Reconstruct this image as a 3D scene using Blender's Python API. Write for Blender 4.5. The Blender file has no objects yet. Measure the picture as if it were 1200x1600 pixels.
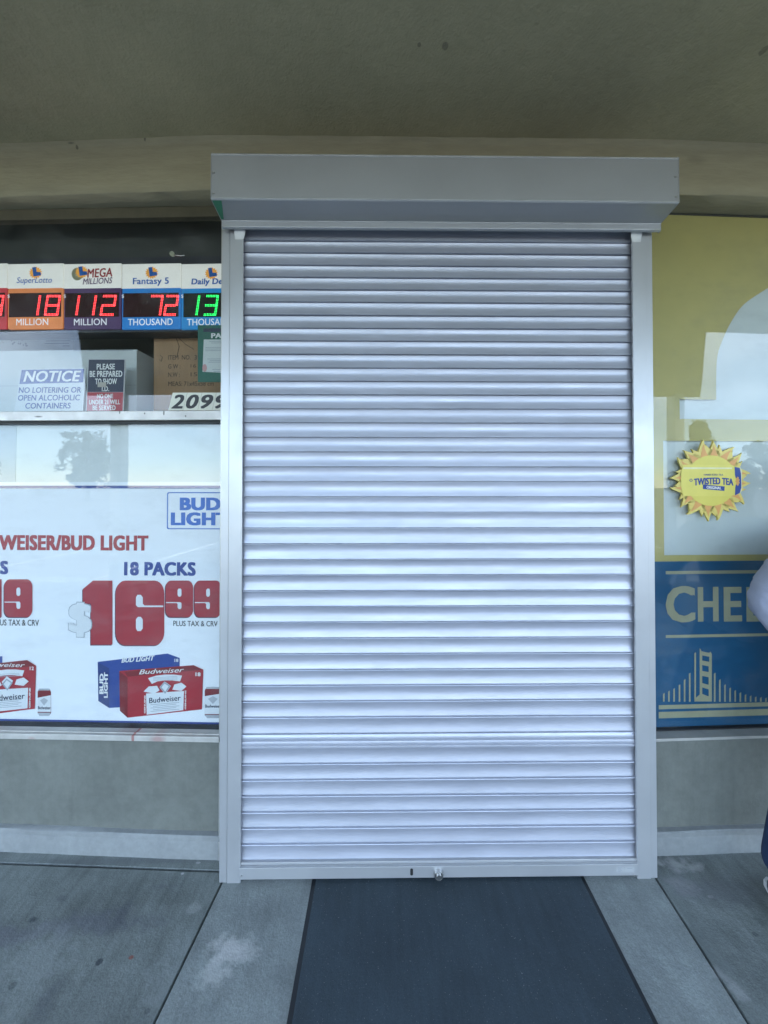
import bpy, bmesh, math, random
from mathutils import Vector, Matrix
from mathutils.geometry import tessellate_polygon
random.seed(7)
R = math.radians
scene = bpy.context.scene
COL = scene.collection

# ------------------------------------------------------------------ camera
CAM_Z, FPX, PX0, PY0 = 1.5, 600.0, 600.0, 753.0      # focal length and principal point, in photo pixels (1200x1600)
YAW, PITCH = R(0.6), R(0.7)
cam_d = bpy.data.cameras.new("camera")
cam = bpy.data.objects.new("camera", cam_d); COL.objects.link(cam)
cam_d.sensor_fit = 'VERTICAL'; cam_d.sensor_height = 36.0
cam_d.lens = FPX / 1600.0 * 36.0
cam_d.shift_y = -(800 - PY0) / 1600.0
cam_d.clip_start = 0.02; cam_d.clip_end = 2000
cam.location = (0, 0, CAM_Z)
cam.rotation_euler = (R(90) + PITCH, 0, -YAW)
scene.camera = cam

# ------------------------------------------------------------------ world, sun, exposure
SUN_EL, SUN_AZ = R(52), R(20)        # the sun stands behind the building: its front is in shade
wd = bpy.data.worlds.new("World"); scene.world = wd; wd.use_nodes = True
nt = wd.node_tree; nt.nodes.clear()
wo = nt.nodes.new('ShaderNodeOutputWorld'); bg = nt.nodes.new('ShaderNodeBackground')
sky = nt.nodes.new('ShaderNodeTexSky'); sky.sky_type = 'NISHITA'; sky.sun_disc = False
sky.sun_elevation = SUN_EL; sky.sun_rotation = SUN_AZ
sky.air_density = 1.0; sky.dust_density = 0.05; sky.ozone_density = 4.0
tc = nt.nodes.new('ShaderNodeTexCoord'); mp = nt.nodes.new('ShaderNodeMapping')
mp.inputs['Scale'].default_value = (1.0, 1.0, 2.6)
cn = nt.nodes.new('ShaderNodeTexNoise'); cn.inputs['Scale'].default_value = 2.6
cn.inputs['Detail'].default_value = 6; cn.inputs['Roughness'].default_value = 0.55
cr = nt.nodes.new('ShaderNodeMapRange')
cr.inputs[1].default_value = 0.42; cr.inputs[2].default_value = 0.64
cr.inputs[3].default_value = 0.0; cr.inputs[4].default_value = 0.62
mx = nt.nodes.new('ShaderNodeMix'); mx.data_type = 'RGBA'
mx.inputs[7].default_value = (8.2, 9.6, 11.6, 1)
nt.links.new(tc.outputs['Generated'], mp.inputs[0]); nt.links.new(mp.outputs[0], cn.inputs['Vector'])
nt.links.new(cn.outputs[0], cr.inputs[0]); nt.links.new(cr.outputs[0], mx.inputs[0])
nt.links.new(sky.outputs[0], mx.inputs[6]); nt.links.new(mx.outputs[2], bg.inputs[0])
bg.inputs[1].default_value = 0.15
nt.links.new(bg.outputs[0], wo.inputs[0])
sd = bpy.data.lights.new("sun", 'SUN'); sd.energy = 3.0; sd.angle = R(0.5); sd.color = (1, 0.95, 0.87)
sun = bpy.data.objects.new("sun", sd); COL.objects.link(sun)
# light comes from (sin az, cos az) at elevation SUN_EL
sv = Vector((math.sin(SUN_AZ) * math.cos(SUN_EL), math.cos(SUN_AZ) * math.cos(SUN_EL), math.sin(SUN_EL)))
sun.rotation_euler = sv.to_track_quat('Z', 'Y').to_euler()
scene.view_settings.view_transform = 'Standard'; scene.view_settings.look = 'None'
scene.view_settings.gamma = 1.0; scene.view_settings.use_curve_mapping = False
scene.view_settings.exposure = 2.3
try:
    scene.cycles.max_bounces = 10; scene.cycles.transparent_max_bounces = 16; scene.cycles.caustics_reflective = False
    scene.cycles.caustics_refractive = False; scene.cycles.use_denoising = True
except Exception: pass

# ------------------------------------------------------------------ frames: the straight middle and the two slightly turned wings
WING = R(2.1); GL = 1.62                 # glass line
class Frame:
    def __init__(s, o, a):
        s.o = Vector((o[0], o[1], 0)); s.a = a
        s.eu = Vector((math.cos(a), math.sin(a), 0)); s.en = Vector((-math.sin(a), math.cos(a), 0))
    def world(s, u, n, z): return s.o + s.eu * u + s.en * n + Vector((0, 0, z))
FC = Frame((0, 0), 0.0)
CROT = Matrix.Rotation(-YAW, 3, 'Z') @ Matrix.Rotation(R(90) + PITCH, 3, 'X')
def ray(px, py): return CROT @ Vector(((px - PX0) / FPX, -(py - PY0) / FPX, -1.0))
def at(fr, px, py, n):
    """measure: photo pixel -> (u, z) on the plane at depth n of a frame"""
    d = ray(px, py); o = Vector((0, 0, CAM_Z))
    t = (n - (o - fr.o).dot(fr.en)) / d.dot(fr.en)
    p = o + d * t; q = p - fr.o
    return (q.dot(fr.eu), p.z)
D = 1.475
XL, XR = at(FC, 342, 1350, D)[0], at(FC, 1028, 1350, D)[0]      # outer edges of the shutter rails
FL = Frame((XL, GL), -WING)
FR = Frame((XR, GL), WING)
def floor_at(px, py):
    d = ray(px, py); t = -CAM_Z / d.z
    return (d.x * t, d.y * t)

# ------------------------------------------------------------------ materials
def lin(c):
    return tuple(((v / 255) / 12.92 if v / 255 <= 0.04045 else ((v / 255 + 0.055) / 1.055) ** 2.4) for v in c)
_mats = {}
def M(name, col, rough=0.5, metal=0.0, var=0.12, scale=9.0, bump=0.0, bscale=80.0, spec=0.5, emit=0.0, coat=0.0,
      broom=0.0, spots=(), stretch=(1, 1, 1), var2=0.0, scale2=60.0, rvar=0.0, streak=0.0):
    if name in _mats: return _mats[name]
    m = bpy.data.materials.new(name); m.use_nodes = True; _mats[name] = m
    t = m.node_tree; N = t.nodes; L = t.links
    b = N['Principled BSDF']
    b.inputs['Roughness'].default_value = rough; b.inputs['Metallic'].default_value = metal
    b.inputs['Specular IOR Level'].default_value = spec; b.inputs['Coat Weight'].default_value = coat
    b.inputs['Coat Roughness'].default_value = 0.08
    tcn = N.new('ShaderNodeTexCoord'); mpn = N.new('ShaderNodeMapping'); mpn.inputs['Scale'].default_value = stretch
    L.new(tcn.outputs['Object'], mpn.inputs[0])
    def noise(sc, det=5, src=None):
        n = N.new('ShaderNodeTexNoise'); n.inputs['Scale'].default_value = sc; n.inputs['Detail'].default_value = det
        n.inputs['Roughness'].default_value = 0.6; L.new((src or mpn.outputs[0]), n.inputs['Vector']); return n
    def mixc(fac, a, bcol, typ='MIX'):
        x = N.new('ShaderNodeMix'); x.data_type = 'RGBA'; x.blend_type = typ
        for sock, v in ((x.inputs[0], fac), (x.inputs[6], a), (x.inputs[7], bcol)):
            if hasattr(v, 'node'): L.new(v, sock)
            elif isinstance(v, tuple): sock.default_value = (*v[:3], 1)
            else: sock.default_value = v
        return x.outputs[2]
    def rng(src, a, b_, c, d):
        x = N.new('ShaderNodeMapRange'); L.new(src, x.inputs[0])
        for i, v in enumerate((a, b_, c, d)): x.inputs[i + 1].default_value = v
        return x.outputs[0]
    n1 = noise(scale)
    f = rng(n1.outputs[0], 0.3, 0.7, 0, 1)
    c = mixc(f, tuple(v * (1 - var) for v in col), tuple(min(1, v * (1 + var)) for v in col))
    if var2:
        n2 = noise(scale2, 3); f2 = rng(n2.outputs[0], 0.35, 0.65, 1 - var2, 1 + var2)
        cc = N.new('ShaderNodeCombineColor'); [L.new(f2, cc.inputs[i]) for i in range(3)]
        c = mixc(1.0, c, cc.outputs[0], 'MULTIPLY')
    if broom:
        m3 = N.new('ShaderNodeMapping'); m3.inputs['Rotation'].default_value = (0, 0, R(28)); m3.inputs['Scale'].default_value = (42, 4.5, 1); L.new(tcn.outputs['Object'], m3.inputs[0])
        n4 = noise(1.0, 6, m3.outputs[0]); f4 = rng(n4.outputs[0], 0.42, 0.72, 1.06, 1 - broom)
        n5 = noise(240.0, 2); f5 = rng(n5.outputs[0], 0.68, 0.78, 0, .5)
        cc = N.new('ShaderNodeCombineColor'); [L.new(f4, cc.inputs[i]) for i in range(3)]
        c = mixc(1.0, c, cc.outputs[0], 'MULTIPLY'); c = mixc(f5, c, (.5, .5, .49))
    if streak:
        m2 = N.new('ShaderNodeMapping'); m2.inputs['Scale'].default_value = (26, 26, 1.3); L.new(tcn.outputs['Object'], m2.inputs[0])
        n3 = noise(1.0, 4, m2.outputs[0]); f3 = rng(n3.outputs[0], 0.5, 0.75, 1, 1 - streak)
        cc = N.new('ShaderNodeCombineColor'); [L.new(f3, cc.inputs[i]) for i in range(3)]
        c = mixc(1.0, c, cc.outputs[0], 'MULTIPLY')
    if spots:
        nd = noise(22.0, 5, tcn.outputs['Object'])
        for (cx, cy, cz, sx, sy, sz, sc, amt, dist) in spots:       # centre, radii, colour, strength, raggedness
            sub = N.new('ShaderNodeVectorMath'); sub.operation = 'SUBTRACT'
            L.new(tcn.outputs['Object'], sub.inputs[0]); sub.inputs[1].default_value = (cx, cy, cz)
            mul = N.new('ShaderNodeVectorMath'); mul.operation = 'MULTIPLY'
            L.new(sub.outputs[0], mul.inputs[0]); mul.inputs[1].default_value = (1 / sx, 1 / sy, 1 / sz)
            ln = N.new('ShaderNodeVectorMath'); ln.operation = 'LENGTH'; L.new(mul.outputs[0], ln.inputs[0])
            ad = N.new('ShaderNodeMath'); ad.operation = 'MULTIPLY_ADD'
            L.new(nd.outputs[0], ad.inputs[0]); ad.inputs[1].default_value = dist * 4; L.new(ln.outputs['Value'], ad.inputs[2])
            ff = rng(ad.outputs[0], (0.35 if sx > .015 else .8) + dist * 2, 1.08 + dist * 2, amt, 0)
            c = mixc(ff, c, sc)
    L.new(c, b.inputs['Base Color'])
    if rvar:
        nr = noise(scale * 1.7); L.new(rng(nr.outputs[0], 0.3, 0.7, max(0, rough - rvar), rough + rvar), b.inputs['Roughness'])
    if bump:
        nb = noise(bscale, 6); bp = N.new('ShaderNodeBump'); bp.inputs['Strength'].default_value = bump
        bp.inputs['Distance'].default_value = 0.004; L.new(nb.outputs[0], bp.inputs['Height'])
        nb2 = noise(bscale * 0.16, 4); bp2 = N.new('ShaderNodeBump'); bp2.inputs['Strength'].default_value = bump * 0.6
        bp2.inputs['Distance'].default_value = 0.012
        L.new(nb2.outputs[0], bp2.inputs['Height']); L.new(bp.outputs[0], bp2.inputs['Normal'])
        L.new(bp2.outputs[0], b.inputs['Normal'])
    if emit:
        L.new(c, b.inputs['Emission Color']); b.inputs['Emission Strength'].default_value = emit
    return m
def glass_mat():
    m = bpy.data.materials.new("window_glass"); m.use_nodes = True; t = m.node_tree; N = t.nodes; L = t.links; N.clear()
    o = N.new('ShaderNodeOutputMaterial'); mixs = N.new('ShaderNodeMixShader')
    tr = N.new('ShaderNodeBsdfTransparent'); tr.inputs[0].default_value = (0.955, 0.97, 0.97, 1)
    gs = N.new('ShaderNodeBsdfGlossy'); gs.inputs['Roughness'].default_value = 0.0
    # Schlick reflectance, the same for both surfaces of the pane
    fr = N.new('ShaderNodeLayerWeight'); fr.inputs[0].default_value = 0.5
    pw = N.new('ShaderNodeMath'); pw.operation = 'POWER'; pw.inputs[1].default_value = 5.0; L.new(fr.outputs['Facing'], pw.inputs[0])
    ml = N.new('ShaderNodeMath'); ml.operation = 'MULTIPLY_ADD'; ml.inputs[1].default_value = 0.9; ml.inputs[2].default_value = 0.036; ml.use_clamp = True
    L.new(pw.outputs[0], ml.inputs[0]); L.new(ml.outputs[0], mixs.inputs[0])
    tcn = N.new('ShaderNodeTexCoord'); nz = N.new('ShaderNodeTexNoise'); nz.inputs['Scale'].default_value = 2.2
    nz.inputs['Detail'].default_value = 2; L.new(tcn.outputs['Object'], nz.inputs['Vector'])
    bp = N.new('ShaderNodeBump'); bp.inputs['Strength'].default_value = 0.02; bp.inputs['Distance'].default_value = 0.02
    L.new(nz.outputs[0], bp.inputs['Height']); L.new(bp.outputs[0], gs.inputs['Normal'])
    L.new(tr.outputs[0], mixs.inputs[1]); L.new(gs.outputs[0], mixs.inputs[2]);     df = N.new('ShaderNodeBsdfDiffuse'); df.inputs[0].default_value = (.6, .62, .6, 1)          # dust and wipe marks on the pane
    mpd = N.new('ShaderNodeMapping'); mpd.inputs['Scale'].default_value = (2.5, 2.5, 5); mpd.inputs['Rotation'].default_value = (0, R(25), 0); L.new(tcn.outputs['Object'], mpd.inputs[0])
    nd = N.new('ShaderNodeTexNoise'); nd.inputs['Scale'].default_value = 1.6; nd.inputs['Detail'].default_value = 9; nd.inputs['Roughness'].default_value = .68; L.new(mpd.outputs[0], nd.inputs['Vector'])
    md_ = N.new('ShaderNodeMapRange'); L.new(nd.outputs[0], md_.inputs[0])
    for i_, v_ in enumerate((.50, .74, .002, .05)): md_.inputs[i_ + 1].default_value = v_
    m2 = N.new('ShaderNodeMixShader'); L.new(md_.outputs[0], m2.inputs[0]); L.new(mixs.outputs[0], m2.inputs[1]); L.new(df.outputs[0], m2.inputs[2]); L.new(m2.outputs[0], o.inputs[0])
    return m
GLASS = glass_mat()

# ------------------------------------------------------------------ mesh building
_txt = {}
def text_geo(s, bold=0.0, shear=0.0, space=1.0):
    k = (s, bold, shear, space)
    if k in _txt: return _txt[k]
    cu = bpy.data.curves.new("t", 'FONT'); cu.body = s; cu.offset = bold; cu.shear = shear; cu.resolution_u = 3
    cu.space_character = space; cu.fill_mode = 'FRONT'
    ob = bpy.data.objects.new("t", cu); COL.objects.link(ob)
    dg = bpy.context.evaluated_depsgraph_get(); dg.update()
    e = ob.evaluated_get(dg); me = e.to_mesh()
    v = [(p.co.x, p.co.y) for p in me.vertices]; f = [tuple(p.vertices) for p in me.polygons]
    e.to_mesh_clear(); bpy.data.objects.remove(ob); bpy.data.curves.remove(cu)
    _txt[k] = (v, f); return v, f

class MB:
    def __init__(s): s.v = []; s.f = []; s.cuts = []
    def add(s, vs, fs):
        s.cuts.append((len(s.v), len(s.f)))
        b = len(s.v); s.v += [tuple(p) for p in vs]; s.f += [tuple(i + b for i in f) for f in fs]; return s
    def box(s, u0, u1, n0, n1, z0, z1):
        u0, u1 = sorted((u0, u1)); n0, n1 = sorted((n0, n1)); z0, z1 = sorted((z0, z1))
        return s.add([(u0, n0, z0), (u1, n0, z0), (u1, n1, z0), (u0, n1, z0), (u0, n0, z1), (u1, n0, z1), (u1, n1, z1), (u0, n1, z1)],
                     [(0, 3, 2, 1), (4, 5, 6, 7), (0, 1, 5, 4), (1, 2, 6, 5), (2, 3, 7, 6), (3, 0, 4, 7)])
    def flat(s, loops, n):                       # filled outline(s) in (u, z); inner loops are holes; faces -n
        vs = [Vector((p[0], p[1], 0)) for lp in loops for p in lp]
        tris = tessellate_polygon([[Vector((p[0], p[1], 0)) for p in lp] for lp in loops])
        out = []
        for a, b, c in tris:
            A, B, C = vs[a], vs[b], vs[c]
            cr = (B.x - A.x) * (C.y - A.y) - (B.y - A.y) * (C.x - A.x)
            if abs(cr) < 1e-12: continue
            out.append((a, b, c) if cr > 0 else (a, c, b))
        return s.add([(p.x, n, p.y) for p in vs], out)
    def prism(s, loops, n0, n1):                 # filled outline with thickness, front at n0
        s.flat(loops, n0); b = MB().flat(loops, n1); s.add(b.v, [tuple(reversed(f)) for f in b.f])
        for lp in loops:
            k = len(lp); a = [(p[0], n0, p[1]) for p in lp] + [(p[0], n1, p[1]) for p in lp]
            s.add(a, [(i, (i + 1) % k, (i + 1) % k + k, i + k) for i in range(k)])
        return s
    def text(s, st, u0, u1, z0, z1, n, bold=0.0, shear=0.0, warp=None, space=1.0):
        v, f = text_geo(st, 0.0, shear, space + bold * 1.2)
        hw = bold * .95 if bold > .003 else 0; hv = hw * .5            # heavier strokes: copies laid over each other, a hair apart
        m = int(math.ceil(2 * hw / .06)) + 1 if hw else 1
        sh_ = [(0, 0)] if not hw else [(-hw + 2 * hw * i / max(1, m - 1), y) for i in range(m) for y in ((-hv, hv) if hv > .004 else (0,))]
        x0 = min(p[0] for p in v) - hw; x1 = max(p[0] for p in v) + hw; y0 = min(p[1] for p in v) - hv; y1 = max(p[1] for p in v) + hv
        vs, fs = [], []
        for c, (dx, dy) in enumerate(sh_):
            b0 = len(vs)
            for p in v:
                a = (p[0] + dx - x0) / (x1 - x0); b = (p[1] + dy - y0) / (y1 - y0)
                q = (u0 + a * (u1 - u0), z0 + b * (z1 - z0))
                if warp: q = warp(a, b, q)
                vs.append((q[0], n - c * .00003, q[1]))
            fs += [tuple(i + b0 for i in g) for g in f]
        return s.add(vs, fs)
    def tube(s, pts, r, seg=8, cap=True):
        pts = [Vector(p) for p in pts]; rings = []; n = len(pts)
        rr = r if isinstance(r, (list, tuple)) else [r] * n
        for i, p in enumerate(pts):
            d = (pts[min(i + 1, n - 1)] - pts[max(i - 1, 0)]).normalized()
            x = d.orthogonal().normalized() if i == 0 else (px_ - d * px_.dot(d)).normalized()
            px_ = x; y = d.cross(x)
            rings.append([p + (x * math.cos(2 * math.pi * k / seg) + y * math.sin(2 * math.pi * k / seg)) * rr[i] for k in range(seg)])
        vs = [q for g in rings for q in g]; fs = []
        for i in range(n - 1):
            for k in range(seg):
                a = i * seg + k; b = i * seg + (k + 1) % seg
                fs.append((a, b, b + seg, a + seg))
        if cap: fs += [tuple(reversed(range(seg))), tuple(range((n - 1) * seg, n * seg))]
        return s.add(vs, fs)
    def disc(s, u, z, n0, n1, r, seg=16):
        return s.prism([[(u + r * math.cos(2 * math.pi * k / seg), z + r * math.sin(2 * math.pi * k / seg)) for k in range(seg)]], n0, n1)
    def build(s, name, mat, parent=None, smooth=0, bevel=0.0, frame=None, base=(0, 0, 0)):
        off = parent['base_'] if parent is not None and 'base_' in parent else base
        me = bpy.data.meshes.new(name)
        me.from_pydata([(a - off[0], b - off[1], c - off[2]) for a, b, c in s.v], [], s.f)
        me.materials.append(mat); me.update()
        bm = bmesh.new(); bm.from_mesh(me); bmesh.ops.remove_doubles(bm, verts=bm.verts, dist=1e-6)
        if bevel:
            ed = [e for e in bm.edges if len(e.link_faces) == 2 and e.calc_face_angle(0) > R(40)]
            bmesh.ops.bevel(bm, geom=ed, offset=bevel, segments=2, affect='EDGES', profile=0.6, clamp_overlap=True)
        bm.to_mesh(me); bm.free()
        if smooth:
            me.polygons.foreach_set('use_smooth', [True] * len(me.polygons)); me.set_sharp_from_angle(angle=R(smooth))
        ob = bpy.data.objects.new(name, me); COL.objects.link(ob)
        ob['base_'] = [float(x) for x in off]
        if parent is not None: ob.parent = parent
        elif frame is not None:
            ob.location = frame.world(*base); ob.rotation_euler = (0, 0, frame.a)
        return ob
def pieces(mb, name, mat, parent, **k):
    out = []
    for i, (v0, f0) in enumerate(mb.cuts):
        v1, f1 = mb.cuts[i + 1] if i + 1 < len(mb.cuts) else (len(mb.v), len(mb.f))
        m = MB(); m.v = mb.v[v0:v1]; m.f = [tuple(x - v0 for x in g) for g in mb.f[f0:f1]]
        out.append(m.build(name, mat, parent, **k))
    return out
def each(name, mat, parent, mbs, **k): return [m.build(name, mat, parent, **k) for m in mbs]
def tag(o, label=None, cat=None, group=None, kind=None):
    if label: o['label'] = label
    if cat: o['category'] = cat
    if group: o['group'] = group
    if kind: o['kind'] = kind
    return o
def thing(name, label, cat, frame=FC, base=(0, 0, 0), group=None):
    o = bpy.data.objects.new(name, None); COL.objects.link(o); o.empty_display_size = 0.1
    o.location = frame.world(*base); o.rotation_euler = (0, 0, frame.a)
    o['base_'] = [float(x) for x in base]
    return tag(o, label, cat, group)

class Sheet:
    """a flat face seen in the photograph: pixel measurements -> (u, z) on it"""
    def __init__(s, fr, n): s.fr = fr; s.n = n
    def p(s, x, y): return at(s.fr, x, y, s.n)
    def poly(s, pts): return [s.p(*q) for q in pts]
    def rect(s, x0, y0, x1, y1):
        xm, ym = (x0 + x1) / 2, (y0 + y1) / 2
        return s.p(x0, ym)[0], s.p(x1, ym)[0], s.p(xm, y1)[1], s.p(xm, y0)[1]     # u0, u1, z0, z1
    def loop(s, x0, y0, x1, y1):
        a, b, c, d = s.rect(x0, y0, x1, y1); return [(a, c), (b, c), (b, d), (a, d)]
    def rloop(s, x0, y0, x1, y1, r, k=5):
        a, b, c, d = s.rect(x0, y0, x1, y1); r = r * (b - a) / (x1 - x0); out = []
        for cx, cz, st in ((b - r, c + r, -90), (b - r, d - r, 0), (a + r, d - r, 90), (a + r, c + r, 180)):
            out += [(cx + r * math.cos(R(st + 90 * i / k)), cz + r * math.sin(R(st + 90 * i / k))) for i in range(k + 1)]
        return out

# ================================================================== materials used
CONC = (0.19, 0.212, 0.20)
def fl(px, py): x, y = floor_at(px, py); return x, y
def fspot(px, py, rx, ry, col, amt, dist):
    x, y = floor_at(px, py); return (x, y, 0, rx, ry, 0.5, col, amt, dist)
floor_spots = [fspot(362, 1485, 0.085, 0.045, (0.56, 0.56, 0.54), .85, .6), fspot(335, 1520, 0.05, 0.05, (0.52, 0.53, 0.51), .6, .8),
    fspot(52, 1437, 0.018, 0.012, (0.05, 0.06, 0.07), .8, .08), fspot(155, 1503, 0.011, 0.010, (0.05, 0.06, 0.07), .85, .06),
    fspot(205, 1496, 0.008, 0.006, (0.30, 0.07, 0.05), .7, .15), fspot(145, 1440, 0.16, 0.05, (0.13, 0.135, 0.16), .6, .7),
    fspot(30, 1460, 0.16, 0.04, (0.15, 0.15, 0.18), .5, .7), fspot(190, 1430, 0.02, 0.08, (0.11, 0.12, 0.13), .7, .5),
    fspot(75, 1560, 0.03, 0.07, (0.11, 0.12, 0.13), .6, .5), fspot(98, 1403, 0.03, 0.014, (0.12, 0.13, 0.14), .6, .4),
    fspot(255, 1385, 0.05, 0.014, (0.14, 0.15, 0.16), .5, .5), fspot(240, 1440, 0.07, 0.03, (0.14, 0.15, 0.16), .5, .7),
    fspot(1060, 1352, 0.09, 0.03, (0.44, 0.44, 0.43), .7, .9), fspot(1070, 1385, 0.06, 0.035, (0.42, 0.42, 0.42), .6, .9),
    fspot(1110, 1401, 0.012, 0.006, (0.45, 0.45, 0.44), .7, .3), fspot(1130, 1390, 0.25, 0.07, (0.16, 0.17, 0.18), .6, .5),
    fspot(1148, 1545, 0.03, 0.03, (0.40, 0.41, 0.40), .5, .8), fspot(1120, 1520, 0.02, 0.03, (0.40, 0.41, 0.40), .5, .8),
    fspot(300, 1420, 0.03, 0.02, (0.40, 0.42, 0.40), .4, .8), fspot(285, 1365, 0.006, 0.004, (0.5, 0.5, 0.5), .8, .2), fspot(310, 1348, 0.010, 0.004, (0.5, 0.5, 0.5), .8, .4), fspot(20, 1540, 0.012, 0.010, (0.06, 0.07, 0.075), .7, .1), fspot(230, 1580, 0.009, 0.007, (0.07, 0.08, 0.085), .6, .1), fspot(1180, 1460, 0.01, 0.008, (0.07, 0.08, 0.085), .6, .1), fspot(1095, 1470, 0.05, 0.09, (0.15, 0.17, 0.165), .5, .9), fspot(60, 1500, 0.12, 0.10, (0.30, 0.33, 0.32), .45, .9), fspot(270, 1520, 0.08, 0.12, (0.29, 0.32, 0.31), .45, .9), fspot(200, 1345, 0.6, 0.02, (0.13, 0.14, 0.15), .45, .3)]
mat_conc = M('concrete', CONC, .82, var=.34, scale=4, broom=.18, bump=.35, bscale=160, var2=.16, scale2=210, spots=floor_spots, rvar=.1)
mat_conc2 = M('concrete_step', (0.255, 0.28, 0.268), .8, var=.22, scale=6, broom=.08, bump=.3, bscale=160, var2=.13, scale2=230, rvar=.1, spots=floor_spots[:2] + floor_spots[16:18])
mat_dark = M('joint_filler', (0.10, 0.11, 0.11), .9)
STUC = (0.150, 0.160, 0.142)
chips = []
for px, py, r in ((655, 70, .007), (695, 72, .012), (600, 215, .010), (1195, 78, .014)):
    d = ray(px, py); t = (2.907 - CAM_Z) / d.z
    chips.append((d.x * t - .2, d.y * t - 1.62, 2.907, r * .8, r, .05, (0.07, 0.07, 0.06), .45, .6))
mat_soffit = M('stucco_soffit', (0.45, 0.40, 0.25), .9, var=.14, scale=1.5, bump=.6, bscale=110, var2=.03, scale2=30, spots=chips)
cracks = []
for px, py, rx, rz in ((105, 217, .016, .004), (113, 222, .006, .008), (226, 216, .004, .010), (597, 213, .02, .003), (1090, 250, .05, .02)):
    d = ray(px, py); t = 1.54 / d.y
    cracks.append((d.x * t - .2, d.y * t - 1.62, CAM_Z + d.z * t, rx, .3, rz, (0.07, 0.065, 0.045), .7 if px < 1000 else .25, .15))
mat_stucco = M('stucco_sky_tint', STUC, .85, var=.15, scale=3.5, bump=.6, bscale=90, var2=.05, scale2=28, streak=.10)  # same paint as the beam; bluish, dimmer light put into the colour
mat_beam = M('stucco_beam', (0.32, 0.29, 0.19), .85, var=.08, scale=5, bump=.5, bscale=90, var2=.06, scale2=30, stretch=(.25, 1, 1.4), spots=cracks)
mat_base = M('baseboard_paint', (0.25, 0.265, 0.265), .7, var=.12, scale=5, bump=.3, bscale=60, var2=.05, scale2=40)
mat_alu = M('silver_alu_paint', (0.52, 0.53, 0.545), .38, metal=.55, var=.03, scale=6, rvar=.05)
mat_box = M('silver_housing_paint', (0.42, 0.43, 0.44), .42, metal=.45, var=.04, scale=3, rvar=.05, var2=.015, scale2=300)
mat_slat = M('silver_slat_paint', (0.455, 0.475, 0.55), .40, metal=.48, var=.06, scale=3, stretch=(.5, 1, 4), rvar=.08, var2=.03, scale2=24)
mat_frame = M('aluminium_frame', (0.52, 0.52, 0.50), .4, metal=.6, var=.08, scale=20, rvar=.08)
mat_chrome = M('bright_trim', (0.62, 0.62, 0.60), .4, metal=.1, var=.10, scale=7, stretch=(1, .1, .1))
mat_black = M('black_gasket', (0.02, 0.021, 0.022), .6)
mat_steel = M('zinc', (0.55, 0.55, 0.54), .3, metal=1.0)
mat_mat = M('mat_rubber', (0.038, 0.056, 0.068), .7, var=.22, scale=4, broom=.12, bump=.25, bscale=320, var2=.12, scale2=200)
mat_asph = M('asphalt', (0.10, 0.098, 0.093), .9, var=.25, scale=.6, bump=.3, bscale=40)
mat_paint_line = M('line_paint', (0.7, 0.7, 0.68), .7)
mat_inner = M('interior_paint', (0.16, 0.17, 0.16), .8, var=.08)
mat_panel = M('black_panel', (0.035, 0.040, 0.038), .7, var=.15, scale=3, bump=.1)
mat_white = M('white_board', (0.66, 0.69, 0.68), .55, var=.03, scale=3)
mat_sign = M('white_print', (0.74, 0.76, 0.78), .5, var=.02, scale=6)
mat_red = M('red_print', (0.38, 0.020, 0.032), .5, var=.05)
mat_red2 = M('dark_red_print', (0.20, 0.012, 0.018), .5, var=.05)
mat_blue = M('blue_print', (0.020, 0.055, 0.26), .5, var=.05)
mat_blue2 = M('mid_blue_print', (0.008, 0.13, 0.52), .5, var=.05)
mat_navy = M('navy_print', (0.010, 0.018, 0.055), .5, var=.05)
mat_ink = M('black_print', (0.015, 0.016, 0.02), .5)
mat_grey = M('grey_print', (0.35, 0.38, 0.42), .5, var=.05)
mat_green = M('green_print', (0.005, 0.11, 0.075), .5, var=.06)
mat_card = M('cardboard', (0.36, 0.22, 0.12), .8, var=.10, scale=7, stretch=(3, 1, .5), bump=.1)
mat_olive = M('olive_film', (0.50, 0.42, 0.145), .5, var=.05, scale=2.5, var2=.02, scale2=12)
mat_vblue = M('blue_film', (0.005, 0.085, 0.19), .5, var=.08, scale=3)
mat_gold = M('gold_print', (0.37, 0.355, 0.23), .5, var=.06, scale=12)
mat_yel = M('yellow_print', (0.70, 0.60, 0.11), .45, var=.04)
mat_yel2 = M('pale_yellow_print', (0.72, 0.58, 0.15), .45, var=.04)
mat_org = M('orange_print', (0.70, 0.35, 0.10), .45, var=.05)
mat_wtext = M('white_lettering', (0.80, 0.80, 0.78), .5, var=.02)

# ================================================================== ground
g = MB(); g.add([(-300, -2.75, -.13), (300, -2.75, -.13), (300, -400, -.13), (-300, -400, -.13)], [(0, 3, 2, 1)])
tag(g.build('parking_lot', mat_asph), kind='structure')
w = MB()
for k in range(-9, 10): w.box(k * 2.7 - .05, k * 2.7 + .05, -8.0, -3.2, -.128, -.126)
tag(w.build('parking_marking', mat_paint_line), kind='structure')
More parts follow.
